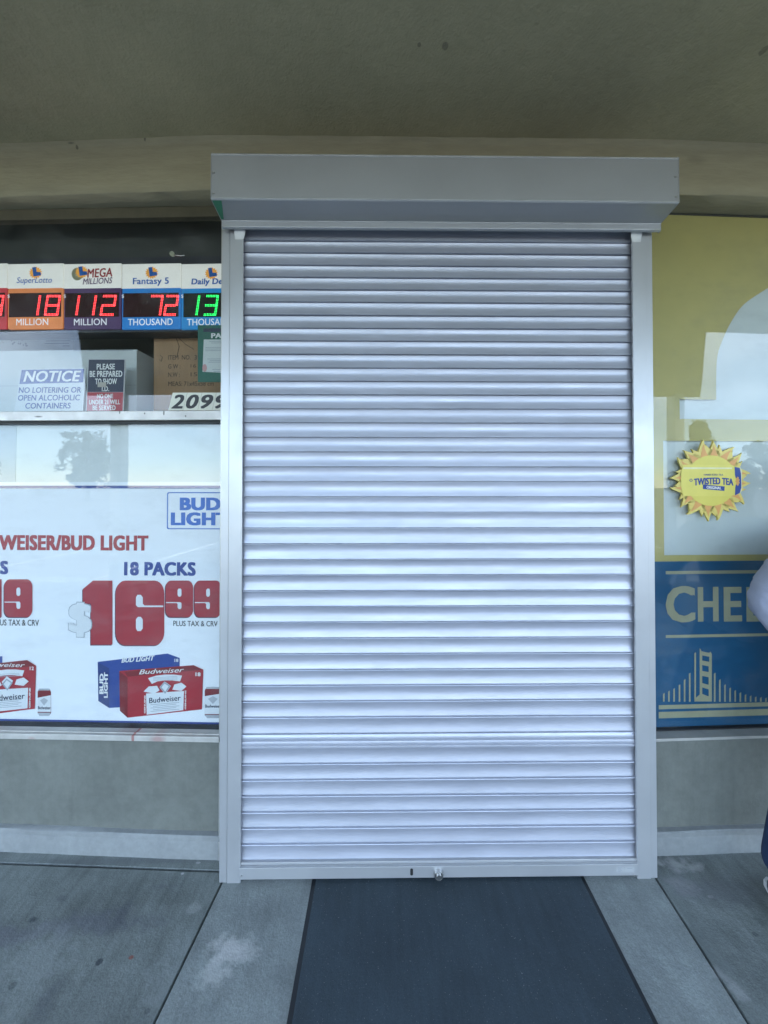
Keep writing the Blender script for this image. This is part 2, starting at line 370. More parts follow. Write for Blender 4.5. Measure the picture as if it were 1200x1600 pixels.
# pavement: separate slabs (one sheet of concrete) with tooled joints
def slab(mb, pts, zt=0.0, zb=-.12, b=.006):
    c = Vector((sum(p[0] for p in pts) / len(pts), sum(p[1] for p in pts) / len(pts)))
    top = []
    for p in pts:
        v = Vector(p[:2]) - c; top.append(c + v * (1 - b / max(v.length, .1)))
    k = len(pts); vs = [(p[0], p[1], zb) for p in pts] + [(p[0], p[1], zt - b) for p in pts] + [(p.x, p.y, zt) for p in top]
    fs = [tuple(range(2 * k, 3 * k))]
    for i in range(k):
        j = (i + 1) % k; fs += [(i, j, j + k, i + k), (i + k, j + k, j + 2 * k, i + 2 * k)]
    mb.add(vs, fs)
jl0, jl1 = fl(348, 1376), fl(240, 1600); jr0, jr1 = fl(1024, 1371), fl(1170, 1600)
def ext(a, b, y): t = (y - a[1]) / (b[1] - a[1]); return (a[0] + (b[0] - a[0]) * t, y)
YB, YF = 1.66, -2.7
ja, jc = fl(0, 1348), fl(342, 1361); gj = .0025
yj = jc[1]; dj = (ja[1] - jc[1]) / (ja[0] - jc[0]) * (-1.9 - jc[0])
sw = MB()
L_ = lambda y: ext(jl0, jl1, y)[0]
R_ = lambda y: ext(jr0, jr1, y)[0]
YM = -.9
slab(sw, [(-1.9, YM), (L_(YM) - gj, YM), (L_(yj) - gj, yj - gj), (-1.9, yj - gj + dj)])
slab(sw, [(R_(YM) + gj, YM), (2.6, YM), (2.6, YB + .06), (R_(YB) + gj, YB)])
for x0, x1 in ((-4.2, -1.9), (-6.5, -4.2), (2.6, 4.6), (4.6, 6.6)): slab(sw, [(x0 + gj, YM), (x1 - gj, YM), (x1 - gj, YB + .2), (x0 + gj, YB + .2)])
for x0, x1 in ((-6.5, -4.2), (-4.2, -1.9), (-1.9, 0.2), (0.2, 2.6), (2.6, 4.6), (4.6, 6.6)): slab(sw, [(x0 + gj, YF), (x1 - gj, YF), (x1 - gj, YM - gj * 2), (x0 + gj, YM - gj * 2)])
slab(sw, [(-1.9, yj + dj + gj), (L_(yj) - gj, yj + gj), (L_(YB) - gj, YB), (-1.9, YB + .14)])
sw2 = MB(); slab(sw2, [(L_(YM) + gj, YM), (R_(YM) - gj, YM), (R_(YB) - gj, YB), (L_(YB) + gj, YB)], zt=.002)
so = tag(sw.build('pavement', mat_conc), kind='structure')
tag(sw2.build('entrance_slab', mat_conc2), kind='structure')
jb = MB(); jb.box(-6.6, 6.7, -2.72, 1.9, -.16, -.014); tag(jb.build('pavement_base', mat_dark), kind='structure')
kb = MB(); kb.box(-40, 40, -2.88, -2.74, -.2, 0.0); tag(kb.build('kerb', mat_conc, bevel=.02), kind='structure')
sf = MB(); sf.add([(-300, 1.9, -.14), (300, 1.9, -.14), (300, 300, -.14), (-300, 300, -.14)], [(0, 1, 2, 3)])
sf.add([(6.7, -2.74, -.02), (300, -2.74, -.02), (300, 1.9, -.02), (6.7, 1.9, -.02)], [(0, 1, 2, 3)])
sf.add([(-6.6, -2.74, -.02), (-300, -2.74, -.02), (-300, 1.9, -.02), (-6.6, 1.9, -.02)], [(0, 3, 2, 1)])
tag(sf.build('ground', mat_conc), kind='structure')

# rubber mat in front of the shutter
m0, m1, m2, m3 = fl(488, 1375), fl(912, 1371), fl(1028, 1600), fl(448, 1600)
Lm = lambda y: ext(m0, m3, y)[0]
Rm = lambda y: ext(m1, m2, y)[0]
ya, yb = -.55, 1.53
mt = thing('rubber_mat', 'dark rubber mat running out from under the shutter', 'mat', FC, (0.3, .9, 0))
q = MB(); bw = .016; zt = .010
P = lambda s, y: (Lm(y) + s if s >= 0 else Rm(y) + s, y)
q.add([(*P(bw, ya + bw), zt), (*P(-bw, ya + bw), zt), (*P(-bw, yb), zt), (*P(bw, yb), zt),
       (*P(bw, ya + bw), .003), (*P(-bw, ya + bw), .003), (*P(-bw, yb), .003), (*P(bw, yb), .003)],
      [(0, 1, 2, 3), (0, 4, 5, 1), (1, 5, 6, 2), (2, 6, 7, 3), (3, 7, 4, 0)])
q.build('mat_surface', mat_mat, mt)
q = MB(); e = .0003
for s0, s1 in ((0.0, bw - e), (-.0001, -bw + e)):
    a = [P(s0, ya), P(s1, ya), P(s1, yb), P(s0, yb)]
    z = [.003, zt - .003, zt - .003, .003]
    q.add([(*a[i], z[i]) for i in range(4)], [(0, 1, 2, 3) if s0 == 0 else (3, 2, 1, 0)])
q.build('mat_border', M('mat_edge', (0.014, 0.017, 0.021), .6, var=.1), mt)

# ================================================================== building
bd = thing('shop_building', 'olive stucco shopfront with flat soffit and pale baseboard round the shutter', 'building', FC, (0.2, 1.62, 0))
ZS = 2.907; ZB = at(FC, 640, 298, 1.535)[1]
def fy(x, n):                                 # wall line: straight behind the shutter, wings turned back a little
    ax = XL - x if x < XL else (x - XR if x > XR else 0)
    s = .06
    return GL + n + math.tan(R(3.1) if x < XL else R(1.7)) * (ax * ax / (4 * s) if ax < 2 * s else ax - s)
def sweep(prof, xs, wob=0.0):
    mb = MB(); k = len(prof)
    for x in xs:
        for j, (n, z) in enumerate(prof):
            mb.v.append((x, fy(x, n) + random.uniform(-wob, wob), z + random.uniform(-wob, wob)))
    for i in range(len(xs) - 1):
        for j in range(k - 1): mb.f.append((i * k + j, i * k + j + 1, (i + 1) * k + j + 1, (i + 1) * k + j))
    return mb
xs = [-6.5 + .1 * i for i in range(131)]
# soffit plate under the canopy
canopy = [(-6.5, 1.95), (-6.5, -.06), (-2.84, -.06), (-4.85, -2.45), (5.36, -2.45), (3.10, -.06), (6.6, -.06), (6.6, 1.95)]
sq = MB(); T = tessellate_polygon([[Vector((a, b, 0)) for a, b in canopy]])
sq.add([(a, b, ZS) for a, b in canopy], T)


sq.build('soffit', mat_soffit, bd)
top = MB(); k = len(canopy)
top.add([(a, b, ZS + .002) for a, b in canopy] + [(a, b, ZS + .45) for a, b in canopy],
        [(i, (i + 1) % k, (i + 1) % k + k, i + k) for i in range(k)] + [tuple(t_[i] + k for i in range(3)) for t_ in T])
top.build('canopy_fascia', mat_stucco, bd)
# the band under it, hand-trowelled: not quite straight
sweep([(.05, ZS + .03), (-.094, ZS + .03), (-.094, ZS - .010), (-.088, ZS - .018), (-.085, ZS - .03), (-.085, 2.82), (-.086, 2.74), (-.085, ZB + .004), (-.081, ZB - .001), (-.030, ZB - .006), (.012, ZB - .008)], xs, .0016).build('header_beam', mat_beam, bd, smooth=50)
gp = MB(); gp.add(*(lambda s_: (s_.v, s_.f))(sweep([(.012, ZB - .009), (.012, ZB - .018), (.05, ZB - .018)], xs))); gp.build('shadow_gap', mat_black, bd)
ZK = at(FL, 200, 1157.5, -.06)[1]
xl = [-6.5 + .12 * i for i in range(48)] + [XL]; xr = [XR + .002 + .12 * i for i in range(46)] + [6.6]
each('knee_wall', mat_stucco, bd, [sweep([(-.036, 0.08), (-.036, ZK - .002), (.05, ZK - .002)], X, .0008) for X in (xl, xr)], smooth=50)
for X in (xl, xr):
    sweep([(-.056, -.004), (-.055, .066), (-.053, .072), (-.057, .075), (-.057, .092), (-.054, .096), (-.034, .0985)], X, .0012).build('baseboard', mat_base, bd, smooth=35)
# door jambs and the wall behind the shutter, then the masses that keep the sun off
each('door_jamb', mat_frame, bd, [MB().box(XL - .04, XL + .06, 1.566, 1.75, 0, ZB - .02), MB().box(XR - .055, XR + .045, 1.566, 1.75, 0, ZB - .02)])
j = MB(); j.box(XL + .061, XR - .056, 1.70, 1.74, .002, ZB - .02); j.build('door_panel', mat_panel, bd)
WLX, WRX = -2.75, 3.35                         # outer ends of the two windows
def pier(x0, x1):
    j = MB()
    j.add([(x0, fy(x0, -.03), ZK), (x1, fy(x1, -.03), ZK), (x1, fy(x1, -.03), ZB), (x0, fy(x0, -.03), ZB)], [(0, 1, 2, 3)])
    for x in (x0, x1): j.add([(x, fy(x, -.03), ZK), (x, fy(x, .3), ZK), (x, fy(x, .3), ZB), (x, fy(x, -.03), ZB)], [(0, 1, 2, 3)])
    j.build('pier', mat_stucco, bd)
pier(-6.5, WLX); pier(WRX, 6.6)
sh = MB()
each('outer_wall', mat_stucco, bd, [MB().box(-6.5, 6.6, 4.6, 4.7, 0, 5), MB().box(-6.6, -6.5, 1.9, 4.7, 0, 5), MB().box(6.6, 6.7, 1.9, 4.7, 0, 5)])
up = MB(); up.box(-6.5, 6.6, 1.53, 1.62, ZS + .46, 5.0); up.build('parapet_wall', mat_stucco, bd)
rf = MB(); rf.box(-6.5, 6.6, 1.63, 4.59, 4.6, 4.8); rf.build('roof', mat_inner, bd)
MB().box(-6.4, 6.5, 1.9, 4.55, -.1, -.01).build('interior_floor', mat_inner, bd); MB().box(-6.4, 6.5, 4.50, 4.58, 0, 2.75).build('interior_wall', mat_inner, bd); MB().box(-6.4, 6.5, 1.72, 4.5, 2.76, 2.82).build('interior_ceiling', mat_inner, bd)
for x in (-4.3, 4.75): 
    c_ = MB(); c_.box(x, x + .16, -2.40, -2.24, 0, ZS - .001); c_.build('canopy_post', mat_frame, bd, bevel=.008)

# ================================================================== roller shutter
sh = thing('roller_shutter', 'closed silver roller shutter with housing box above and side rails', 'shutter', FC, (.21, 1.5, 0))
# curtain
XI0, XI1 = XL + .066, at(FC, 995.2, 980, D + .009)[0]
lines = [358, 377, 395.5, 415, 434, 453, 472.5, 493, 513, 533, 554, 575, 596, 617, 639, 661, 684, 706.5, 730, 753, 777, 801.5, 826, 850.5, 875, 899.5, 924, 948.5, 973,
         998, 1022.5, 1047, 1071.5, 1096, 1121.4, 1147, 1168.5, 1193.4, 1218, 1243, 1268, 1293, 1318, 1344]
NS = D + .024
zl = [at(FC, 600, y, NS - .0085)[1] for y in lines]
xsx = [XI0 + (XI1 - XI0) * i / 14 for i in range(15)]
cu = MB()
PROF = [(0, 0.6), (.035, 0.8), (.045, 4.2), (.10, 3.3), (.20, 2.2), (.32, 1.4), (.44, 1.4), (.56, 2.2), (.68, 3.4), (.78, 4.6), (.86, 5.6), (.908, 6.2), (.914, 6.2), (.918, 5.4), (.932, 9.2), (.952, 11.0), (.975, 11.5), (.987, 10.6), (.991, 8.6), (.996, .6)]
PR2 = [(0, 4.4), (.08, 6), (.18, 8), (.32, 8.2), (.36, 6.5), (.44, 6.3), (.48, 8.4), (.60, 10), (.68, 10), (.72, 7.8), (.76, 7.8), (.80, 10), (.90, 11), (.97, 10.5), (.99, 9), (.995, 1)]
for i in range(len(zl) - 1):
    za, zb_ = zl[i], zl[i + 1]; pr = PR2 if lines[i] == 1147 else PROF
    dn = random.uniform(-.0008, .0008); tilt = random.uniform(-.0009, .0009); ph_ = random.uniform(0, 6); am_ = random.uniform(.0001, .0005); tw = [am_ * math.sin(x * 2.1 + ph_) for x in xsx]
    b = len(cu.v); k = len(pr)
    for a, x in enumerate(xsx):
        for t, o in pr:
            o = o * (1 + .35 * max(0, (lines[i] - 700) / 640)) if lines[i] > 700 else o
            cu.v.append((x, NS - (o / 1000 + dn + tw[a]), za + (zb_ - za) * t + tilt * (x - .2)))
    for a in range(len(xsx) - 1):
        for c in range(k - 1): cu.f.append((b + a * k + c, b + a * k + c + 1, b + (a + 1) * k + c + 1, b + (a + 1) * k + c))
cu.build('slat_curtain', mat_slat, sh, smooth=28)
bk = MB(); bk.box(XI0, XI1 + .05, NS + .004, NS + .010, .02, 2.5); bk.build('curtain_backing', mat_black, sh)
# bottom bar
zb0, zb1, zb2 = at(FC, 600, 1371.5, D - .004)[1], at(FC, 600, 1353.5, D - .004)[1], at(FC, 600, 1344.5, D + .006)[1]
bb = MB(); bb.box(XI0 + .012, XI1 - .012, D - .006, D + .03, max(.004, zb0), zb1)
bar = bb.build('bottom_bar', mat_alu, sh, bevel=.0015)
b2 = MB(); b2.box(XI0 + .006, XI1 - .006, D + .004, D + .03, zb1 + .0005, zb2 - .001); b2.build('bottom_slat', mat_alu, sh, bevel=.002)
lk = MB(); u, z = at(FC, 685, 1364, D - .006); lk.disc(u, z, D - .018, D - .0065, .016, 20); lk.disc(u, z - .001, D - .024, D - .0182, .010, 16); lk.disc(u - .003, z + .009, D - .020, D - .0182, .005, 10)
lk.build('lock', mat_steel, bar, bevel=.001)
sl = MB(); S = Sheet(FC, D - .0068); sl.flat([S.rloop(641, 1357, 645.5, 1368, 2)], D - .0068); sl.build('key_slot', mat_black, bar)
st = MB(); S = Sheet(FC, D - .0066); st.flat([S.loop(963, 1353.5, 991, 1363)], D - .0066); stk = st.build('maker_label', M('label_foil', (.55, .56, .57), .4, metal=.4), bar)
st = MB()
for x0, x1, y in ((965, 971, 1355.3), (965, 970, 1357.2), (965, 971.5, 1359.2), (965, 969.5, 1361.2), (975, 976, 1355.5), (975, 976, 1358.5), (980, 988, 1356.5)): st.flat([S.loop(x0, y, x1, y + .7)], D - .0072)
st.build('label_print', mat_grey, stk)
for x in (377.5, 991.5): u, z = at(FC, x, 1368, D - .006); MB().disc(u, z, D - .009, D - .0062, .003, 8).build('rivet', mat_steel, bar)
# side rails: U channel with a square tube beside it
for sgn, xo in ((-1, XL), (1, XR)):
    tw, rw = (.0285, .0525) if sgn < 0 else (.0250, .0540)
    t0, t1 = (xo, xo + tw) if sgn < 0 else (xo - tw, xo)
    r0, r1 = (xo + tw + .0018, xo + tw + rw) if sgn < 0 else (xo - tw - rw, xo - tw - .0018)
    ztop = at(FC, 600, 361, D)[1]
    a = MB(); a.box(t0, t1, D + .003, 1.562, .001, ztop + .012); a.build('rail_tube', mat_alu, sh, bevel=.0012)
    a = MB(); fr = r1 if sgn < 0 else r0
    bk_ = (r0, r0 + .012) if sgn < 0 else (r1 - .012, r1)
    a.box(r0, r1, D, D + .0018, .001, ztop); a.box(*bk_, D + .002, D + .06, .001, ztop)
    ln = (fr - .002, fr) if sgn < 0 else (fr, fr + .002)
    a.box(*ln, D + .0019, D + .009, .001, ztop)
    rail = a.build('side_rail', mat_alu, sh, bevel=.0006)
    # flared inlet at the top of the rail
    f = MB(); zt0 = at(FC, 600, 376, D)[1]; w0 = .040; pts = []
    xa, xb = (fr - .032, fr + .014) if sgn < 0 else (fr - .014, fr + .032)
    n = 8; b = 0
    for i in range(n + 1):
        t = i / n; zz = zt0 + (ztop + .01 - zt0) * t; nn = D - .0012 - .022 * t * t
        ins = .014 * (1 - t) ** 1.5
        f.v += [((xa + (0 if sgn < 0 else ins)), nn, zz), ((xb - (ins if sgn < 0 else 0)), nn, zz)]
    for i in range(n):
        f.f.append((2 * i, 2 * i + 1, 2 * i + 3, 2 * i + 2))
    m_ = len(f.v); f.v += [(a_, b_ + .003, c_) for a_, b_, c_ in f.v]; f.f += [tuple(x + m_ for x in reversed(ff)) for ff in f.f]
    for i in range(n): f.f += [(2 * i, 2 * i + 2, 2 * i + 2 + m_, 2 * i + m_), (2 * i + 1, 2 * i + 1 + m_, 2 * i + 3 + m_, 2 * i + 3)]
    f.build('rail_inlet', M('inlet_plastic', (.66, .67, .67), .45, var=.03), rail, smooth=40)
    hx = (t0 + t1) / 2
    for y in (515, 532): MB().disc(hx, at(FC, 600, y, D)[1], D + .0045, D + .0058, .0032, 10).build('screw_hole', mat_black, rail)
    h = MB(); h.disc(xo - sgn * .006, at(FC, 600, 474, D)[1], D + .003, D + .0058, .0026, 8); h.build('rivet', mat_steel, rail)
# housing
BF = 1.357; HX0, HX1 = at(FC, 330.5, 290, BF)[0], at(FC, 1060.5, 290, BF)[0]
zt, zbm = at(FC, 690, 243.5, BF)[1], at(FC, 690, 313.5, BF)[1]
zl1, zl0 = at(FC, 690, 346.5, 1.446)[1], at(FC, 690, 358, 1.446)[1]
h = MB()
prof = [(1.53, zt + .012), (BF + .018, zt + .012), (BF + .004, zt + .006), (BF, zt), (BF, zbm + .001), (BF + .0015, zbm - .0015), (1.446, zl1), (1.446, zl0 + .004), (1.449, zl0), (1.458, zl0), (1.458, zl0 + .03), (1.53, zl0 + .03)]
k = len(prof); N_ = 2
for x in (HX0, HX1): h.v += [(x, a, b) for a, b in prof]
h.f += [(i, (i + 1) % k, (i + 1) % k + k, i + k) for i in range(k)] + [tuple(range(k)), tuple(reversed(range(k, 2 * k)))]
box = h.build('housing_box', mat_box, sh, bevel=.0016)
e = MB(); e.box(HX0 - .0015, HX1 + .0015, BF - .0022, BF - .0002, zt - .0045, zt - .001); e.box(HX0 - .001, HX1 + .001, BF - .002, BF - .0002, zbm + .0015, zbm + .004)
e.box(HX0 + .0, HX1 - .0, 1.4435, 1.4458, zl0 + .0015, zl0 + .0045); e.box(HX0, HX1, 1.4438, 1.4458, zl1 - .004, zl1 - .0015)
pieces(e, 'housing_seam', M('bright_edge', (.88, .89, .90), .22, metal=.6), box)
e = MB(); EC = .0016
pe = [(1.529, zt + .010), (BF + .018, zt + .010), (BF + .002, zt + .002), (BF + .002, zbm + .001), (1.444, zl1 + .003), (1.529, zl1 + .003)]
for x0, x1 in ((HX0 - .004, HX0 - .0003), (HX1 + .0003, HX1 + .004)):
    e = MB(); b = 0; n = len(pe); e.v += [(x0, a, b_) for a, b_ in pe] + [(x1, a, b_) for a, b_ in pe]
    e.f += [tuple(b + i for i in range(n)), tuple(b + n + i for i in reversed(range(n)))] + [(b + i, b + (i + 1) % n, b + (i + 1) % n + n, b + i + n) for i in range(n)]
    e.build('end_cap', mat_box, box)
# a small flat green patch on the underside, by the left end
U_ = lambda px, py: (lambda d: (d.x * (zbm - .004 - CAM_Z) / d.z, d.y * (zbm - .004 - CAM_Z) / d.z))(ray(px, py))
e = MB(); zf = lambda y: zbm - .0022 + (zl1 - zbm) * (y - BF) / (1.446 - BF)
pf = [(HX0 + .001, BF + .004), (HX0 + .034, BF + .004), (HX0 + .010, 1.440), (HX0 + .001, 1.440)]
e.add([(a, b, zf(b)) for a, b in pf], [(0, 1, 2, 3)]); e.build('green_patch', M('green_patch_colour', (.06, .24, .14), .4), box)
for px, py in ((334, 270), (334, 303), (1055, 277), (1056, 308)): u, z = at(FC, px, py, BF); MB().disc(u, z, BF - .003, BF - .0002, .003, 8).build('rivet', mat_steel, box)

# ================================================================== windows
def UL(x): return (Vector((x, fy(x, 0), 0)) - FL.o).dot(FL.eu)
S0 = Sheet(FL, -.02)
zm1, zm0 = at(FL, 200, 642, -.032)[1], at(FL, 200, 656.5, -.032)[1]
ZG0 = at(FL, 200, 1141, -.02)[1]; ZS0, ZS1 = ZK, at(FL, 200, 1149, -.06)[1]
uL0 = -2.14; uL1 = -.035
ZH = at(FL, 200, 343, .0)[1]
wl = thing('shop_window', 'aluminium framed shop window left of the shutter with mid rail and stained sill', 'window', FL, (-.9, 0, ZK))
spl = []
for px, py, rx, rz, am in ((208, 1153, .006, .03, .75), (247, 1155, .035, .02, .45), (50, 1154, .02, .01, .3)):
    u, z = at(FL, px, py, -.06); spl.append((u + .9, -.06, z - ZK, rx, .2, rz, (.36, .10, .09), am, .02))
sp2 = []
for px, py, rx, rz in ((187, 644, .003, .008), (226, 646, .003, .004), (256, 645, .004, .012), (290, 650, .003, .004), (60, 651, .02, .004)):
    u, z = at(FL, px, py, -.032); sp2.append((u + .9, -.03, z - ZK, rx, .2, rz, (.06, .05, .045), .8, .25))
mat_frame_l = M('aluminium_frame_worn', (0.50, 0.485, 0.46), .45, metal=.45, var=.12, scale=14, rvar=.1, spots=sp2)
f = MB(); f.box(uL0, uL1, -.032, .03, zm0, zm1); f.box(uL0, uL0 + .05, -.025, .04, ZG0, ZH + .03); f.build('mid_rail', mat_frame_l, wl, bevel=.002)
f = MB(); f.box(uL0, uL1, -.012, .03, zm0 - .011, zm0 - .0005); f.box(uL0, uL1, -.014, .02, ZS1 + .0003, ZG0 + .001); pieces(f, 'gasket', mat_black, wl)
f = MB(); f.box(uL0, uL1, -.010, .02, ZH, ZB - .010); f.build('head_trim', M('head_trim_paint', (.085, .075, .045), .8, var=.2, bump=.4), wl, bevel=.002)
f = MB(); f.box(uL0 - .05, uL1, -.062, .05, ZS0, ZS1); f.box(uL0 - .05, uL1, -.050, -.043, ZS1 + .0002, ZS1 + .004); f.build('sill', M('sill_alu', (.50, .49, .46), .5, metal=.3, var=.12, scale=16, bump=.15, spots=spl), wl, bevel=.002)
f = MB(); f.box(uL0 + .05, uL1, -.003, .003, zm1, ZH); f.build('upper_pane', GLASS, wl)
f = MB(); f.box(uL0 + .05, uL1, -.003, .003, ZG0 + .003, zm0 - .011); f.build('lower_pane', GLASS, wl)

# right window
uR0, uR1 = .03, 2.25
zr0 = at(FR, 1115, 1145, -.02)[1]; zr1 = at(FR, 1115, 1152, -.05)[1]
wr = thing('shop_window', 'shop window right of the shutter behind olive and blue film, bright metal trim below', 'window', FR, (.9, 0, ZK))
f = MB(); f.box(uR0, uR1 + .05, -.06, .05, ZK, zr1 - .004); f.build('sill', M('sill_alu_plain', (.44, .43, .40), .5, metal=.3, var=.1, scale=16, bump=.15), wr, bevel=.002)
f = MB(); tp = [(-.056, zr1 - .0035), (-.057, zr0 - .004), (-.054, zr0 - .001), (-.048, zr0), (.03, zr0), (.03, zr1 - .0035)]
for x in (uR0, uR1): f.v += [(x, a, b) for a, b in tp]
k = len(tp); f.f += [(i, i + k, (i + 1) % k + k, (i + 1) % k) for i in range(k)] + [tuple(range(k)), tuple(reversed(range(k, 2 * k)))]
f.build('bottom_trim', mat_chrome, wr)
f = MB(); f.box(uR0, uR1, -.012, .02, zr0, zr0 + .012); f.build('gasket', mat_black, wr)
f = MB(); f.box(uR0, uR1, -.003, .003, zr0 + .012, ZB - .018); f.build('pane', GLASS, wr)
f = MB(); f.box(uR1, uR1 + .05, -.03, .04, ZK, ZB - .02); f.build('end_post', mat_frame, wr, bevel=.002)

# ================================================================== behind the left window
# pale backing panel of the lower pane
nB = .030; S = Sheet(FL, nB)
zpt = zm0 - .004; zbt = S.p(200, 752)[1]
bp = MB(); a = S.p(25.5, 700)[0]; bp.box(a, uL1, nB, nB + .006, S.p(200, 1139)[1], zpt)
tag(bp.build('backing_board', mat_white, frame=FL, base=(-.4, nB, 0.5)), 'blank pale backing board behind the lower left pane, above the price banner', 'backing board')
lp = thing('paper_notice', 'grey paper notice cut off by the left edge of the photo, above the price banner', 'notice', FL, (a - .2, nB, .9))
f = MB(); f.box(a - .62, a - .001, nB - .0006, nB + .003, S.p(10, 754)[1], zpt); f.build('sheet', M('grey_paper', (.50, .54, .58), .6, var=.03), lp)
f = MB(); x0, x1, z0, z1 = S.rect(-14, 721, 3, 731); f.text('LO', x0, x1, z0, z1, nB - .0012, .03)
x0, x1, z0, z1 = S.rect(-14, 733, 4, 742); f.text('ER', x0, x1, z0, z1, nB - .0012, .03); f.build('lettering', mat_grey, lp)

# price banner
nb_ = .022; S = Sheet(FL, nb_)
bn = thing('price_banner', 'white beer price banner with big red 16.99 behind the lower left pane', 'banner', FL, (-.6, nb_, S.p(200, 1136)[1]))
ub0 = -1.62
zb_t, zb_b = S.p(200, 753)[1], S.p(200, 1137)[1]
f = MB(); f.box(ub0, uL1, nb_, nb_ + .004, zb_b, zb_t); f.build('sheet', M('corrugated_white', (.85, .87, .90), .45, var=.02, scale=3, stretch=(.3, 1, 6)), bn)
n1 = nb_ - .0008; n2 = nb_ - .0014; n3 = nb_ - .0020; n4 = nb_ - .0026
f = MB()
for y0, y1 in ((758.8, 763.3), (1126.3, 1131)):
    z0, z1 = S.p(200, y1)[1], S.p(200, y0)[1]; f.flat([[(ub0 + .03, z0), (uL1, z0), (uL1, z1), (ub0 + .03, z1)]], n1)
pieces(f, 'border_line', mat_blue, bn)
def T_(mb, s, x0, y0, x1, y1, n, **k): a, b, c, d = S.rect(x0, y0, x1, y1); mb.text(s, a, b, c, d, n, **k)
f = MB(); f.flat([S.rloop(261, 769, 372, 827, 3), S.rloop(262.6, 770.6, 370.4, 825.4, 2.4)], n1); T_(f, 'BUD', 281, 777.5, 345, 797.5, n1, bold=.062); T_(f, 'LIGHT', 267, 800.5, 358, 821, n1, bold=.062)
f.build('beer_emblem', mat_blue2, bn)
f = MB(); T_(f, 'BUDWEISER/BUD LIGHT', -52, 836, 232, 860, n1, bold=.058); f.build('headline', mat_red, bn)
f = MB(); T_(f, '18 PACKS', 194, 878, 306, 899.5, n1, bold=.058); T_(f, '12 PACKS', -98, 876, 13, 897, n1, bold=.058); pieces(f, 'pack_lettering', mat_blue, bn)
f = MB(); T_(f, 'PLUS TAX & CRV', 271, 970, 340, 978.5, n1, bold=.012); T_(f, 'PLUS TAX & CRV', -9, 968, 61, 977.5, n1, bold=.012); pieces(f, 'small_lettering', mat_ink, bn)
def rl(x0, y0, x1, y1, r): 
    out = []
    for cx, cy, s_ in ((x1 - r, y0 + r, -90), (x1 - r, y1 - r, 0), (x0 + r, y1 - r, 90), (x0 + r, y0 + r, 180)):
        out += [(cx + r * math.cos(R(s_ + 15 * i)), cy + r * math.sin(R(s_ + 15 * i))) for i in range(7)]
    return out
def big1(x0, y0, x1, y1):
    P_ = [(0, .64), (0, .87), (.16, .93), (.34, 1), (1, 1), (1, 0), (.27, 0), (.27, .64)]
    return [[(x0 + a * (x1 - x0), y1 - b * (y1 - y0)) for a, b in P_]]
def big9(x0, y0, x1, y1, six=False):
    w_, h_ = x1 - x0, y1 - y0
    out = rl(0, 0, 1, 1, .2)
    holes = [[(.44, .60), (.44, .74), (.48, .78), (.55, .78), (.58, .74), (.58, .60), (.54, .56), (.48, .56)]]
    # slit with the open bowl, entering from the side
    body = [p for p in out]
    sl_ = [(0.001, .405), (.40, .405), (.44, .36), (.44, .26), (.48, .22), (.54, .22), (.58, .26), (.58, .40), (.62, .42), (.60, .395), (.44, .375), (.0015, .375)]
    slit = [(.02, .385), (.40, .385), (.44, .36), (.44, .26), (.48, .22), (.55, .22), (.58, .26), (.58, .38), (.54, .41), (.02, .41)]
    loops = [body] + holes + [slit]
    if six: loops = [[(1 - a, 1 - b) for a, b in lp_] for lp_ in loops]
    return [[(x0 + a * w_, y1 - b * h_) for a, b in lp_] for lp_ in loops]
digits = [big1(130, 907, 176, 1007), big9(181, 907, 257, 1008, True), big9(259, 907, 302, 964), big9(304, 907, 346, 964), big9(7, 905, 51, 964), big1(-36, 905, 3, 964)]
f = MB()
for dgt in digits: f.flat([S.poly([(x - 1.4, y + 1.6) for x, y in lp_]) for lp_ in dgt[:1]], n1)
pieces(f, 'price_shadow', M('price_shadow_print', (.10, .03, .06), .5), bn)
f = MB()
for dgt in digits: f.flat([S.poly(lp_) for lp_ in dgt[:1]], n2)
pieces(f, 'price_figure', mat_red, bn)
f = MB()
for dgt in digits:
    for lp_ in dgt[1:]: f.flat([S.poly(lp_)], n3)
pieces(f, 'figure_counter', mat_sign, bn)
f = MB(); T_(f, '$', 107, 940, 145, 996, n3, bold=.06); f.build('dollar_outline', mat_grey, bn); f = MB(); T_(f, '$', 108.2, 941.2, 143.8, 994.8, n4, bold=.05); f.build('dollar_sign', mat_sign, bn)
# printed packs
def pk(name, mat, polys, n): 
    f = MB(); [f.flat([S.poly(p_)], n) for p_ in polys]; return pieces(f, name, mat, bn)[0]
pk('printed_pack', mat_blue, [[(153, 1034), (262, 1021), (281, 1028), (281, 1100), (171, 1106), (154, 1095)], [(-20, 1028), (4, 1025), (4, 1036), (-20, 1040)]], n1)
pk('printed_pack_side', M('deep_blue_print', (.012, .035, .17), .5), [[(153, 1034.5), (171, 1044), (171, 1106), (154, 1095)]], n2)
f = MB(); T_(f, 'BUD LIGHT', 190, 1025.5, 242, 1033.5, n2, bold=.04, shear=.3, warp=lambda a, b, q: (q[0], q[1] + (a - .5) * .012)); T_(f, '18', 273, 1029, 279, 1034, n2, bold=.03)
def vert(mb, s, x0, y0, x1, y1, n):              # lettering that climbs the side of a pack
    a, b, c, d = S.rect(x0, y0, x1, y1); v, fc = text_geo(s, .04, 0.0, 1.0)
    X0 = min(p[0] for p in v); X1 = max(p[0] for p in v); Y0 = min(p[1] for p in v); Y1 = max(p[1] for p in v)
    mb.add([(b - (p[1] - Y0) / (Y1 - Y0) * (b - a), n, c + (p[0] - X0) / (X1 - X0) * (d - c)) for p in v], fc)
vert(f, 'BUD', 156, 1052, 162.5, 1084, n3); vert(f, 'LIGHT', 163, 1050, 169, 1090, n3)
pieces(f, 'pack_lettering', mat_wtext, bn)
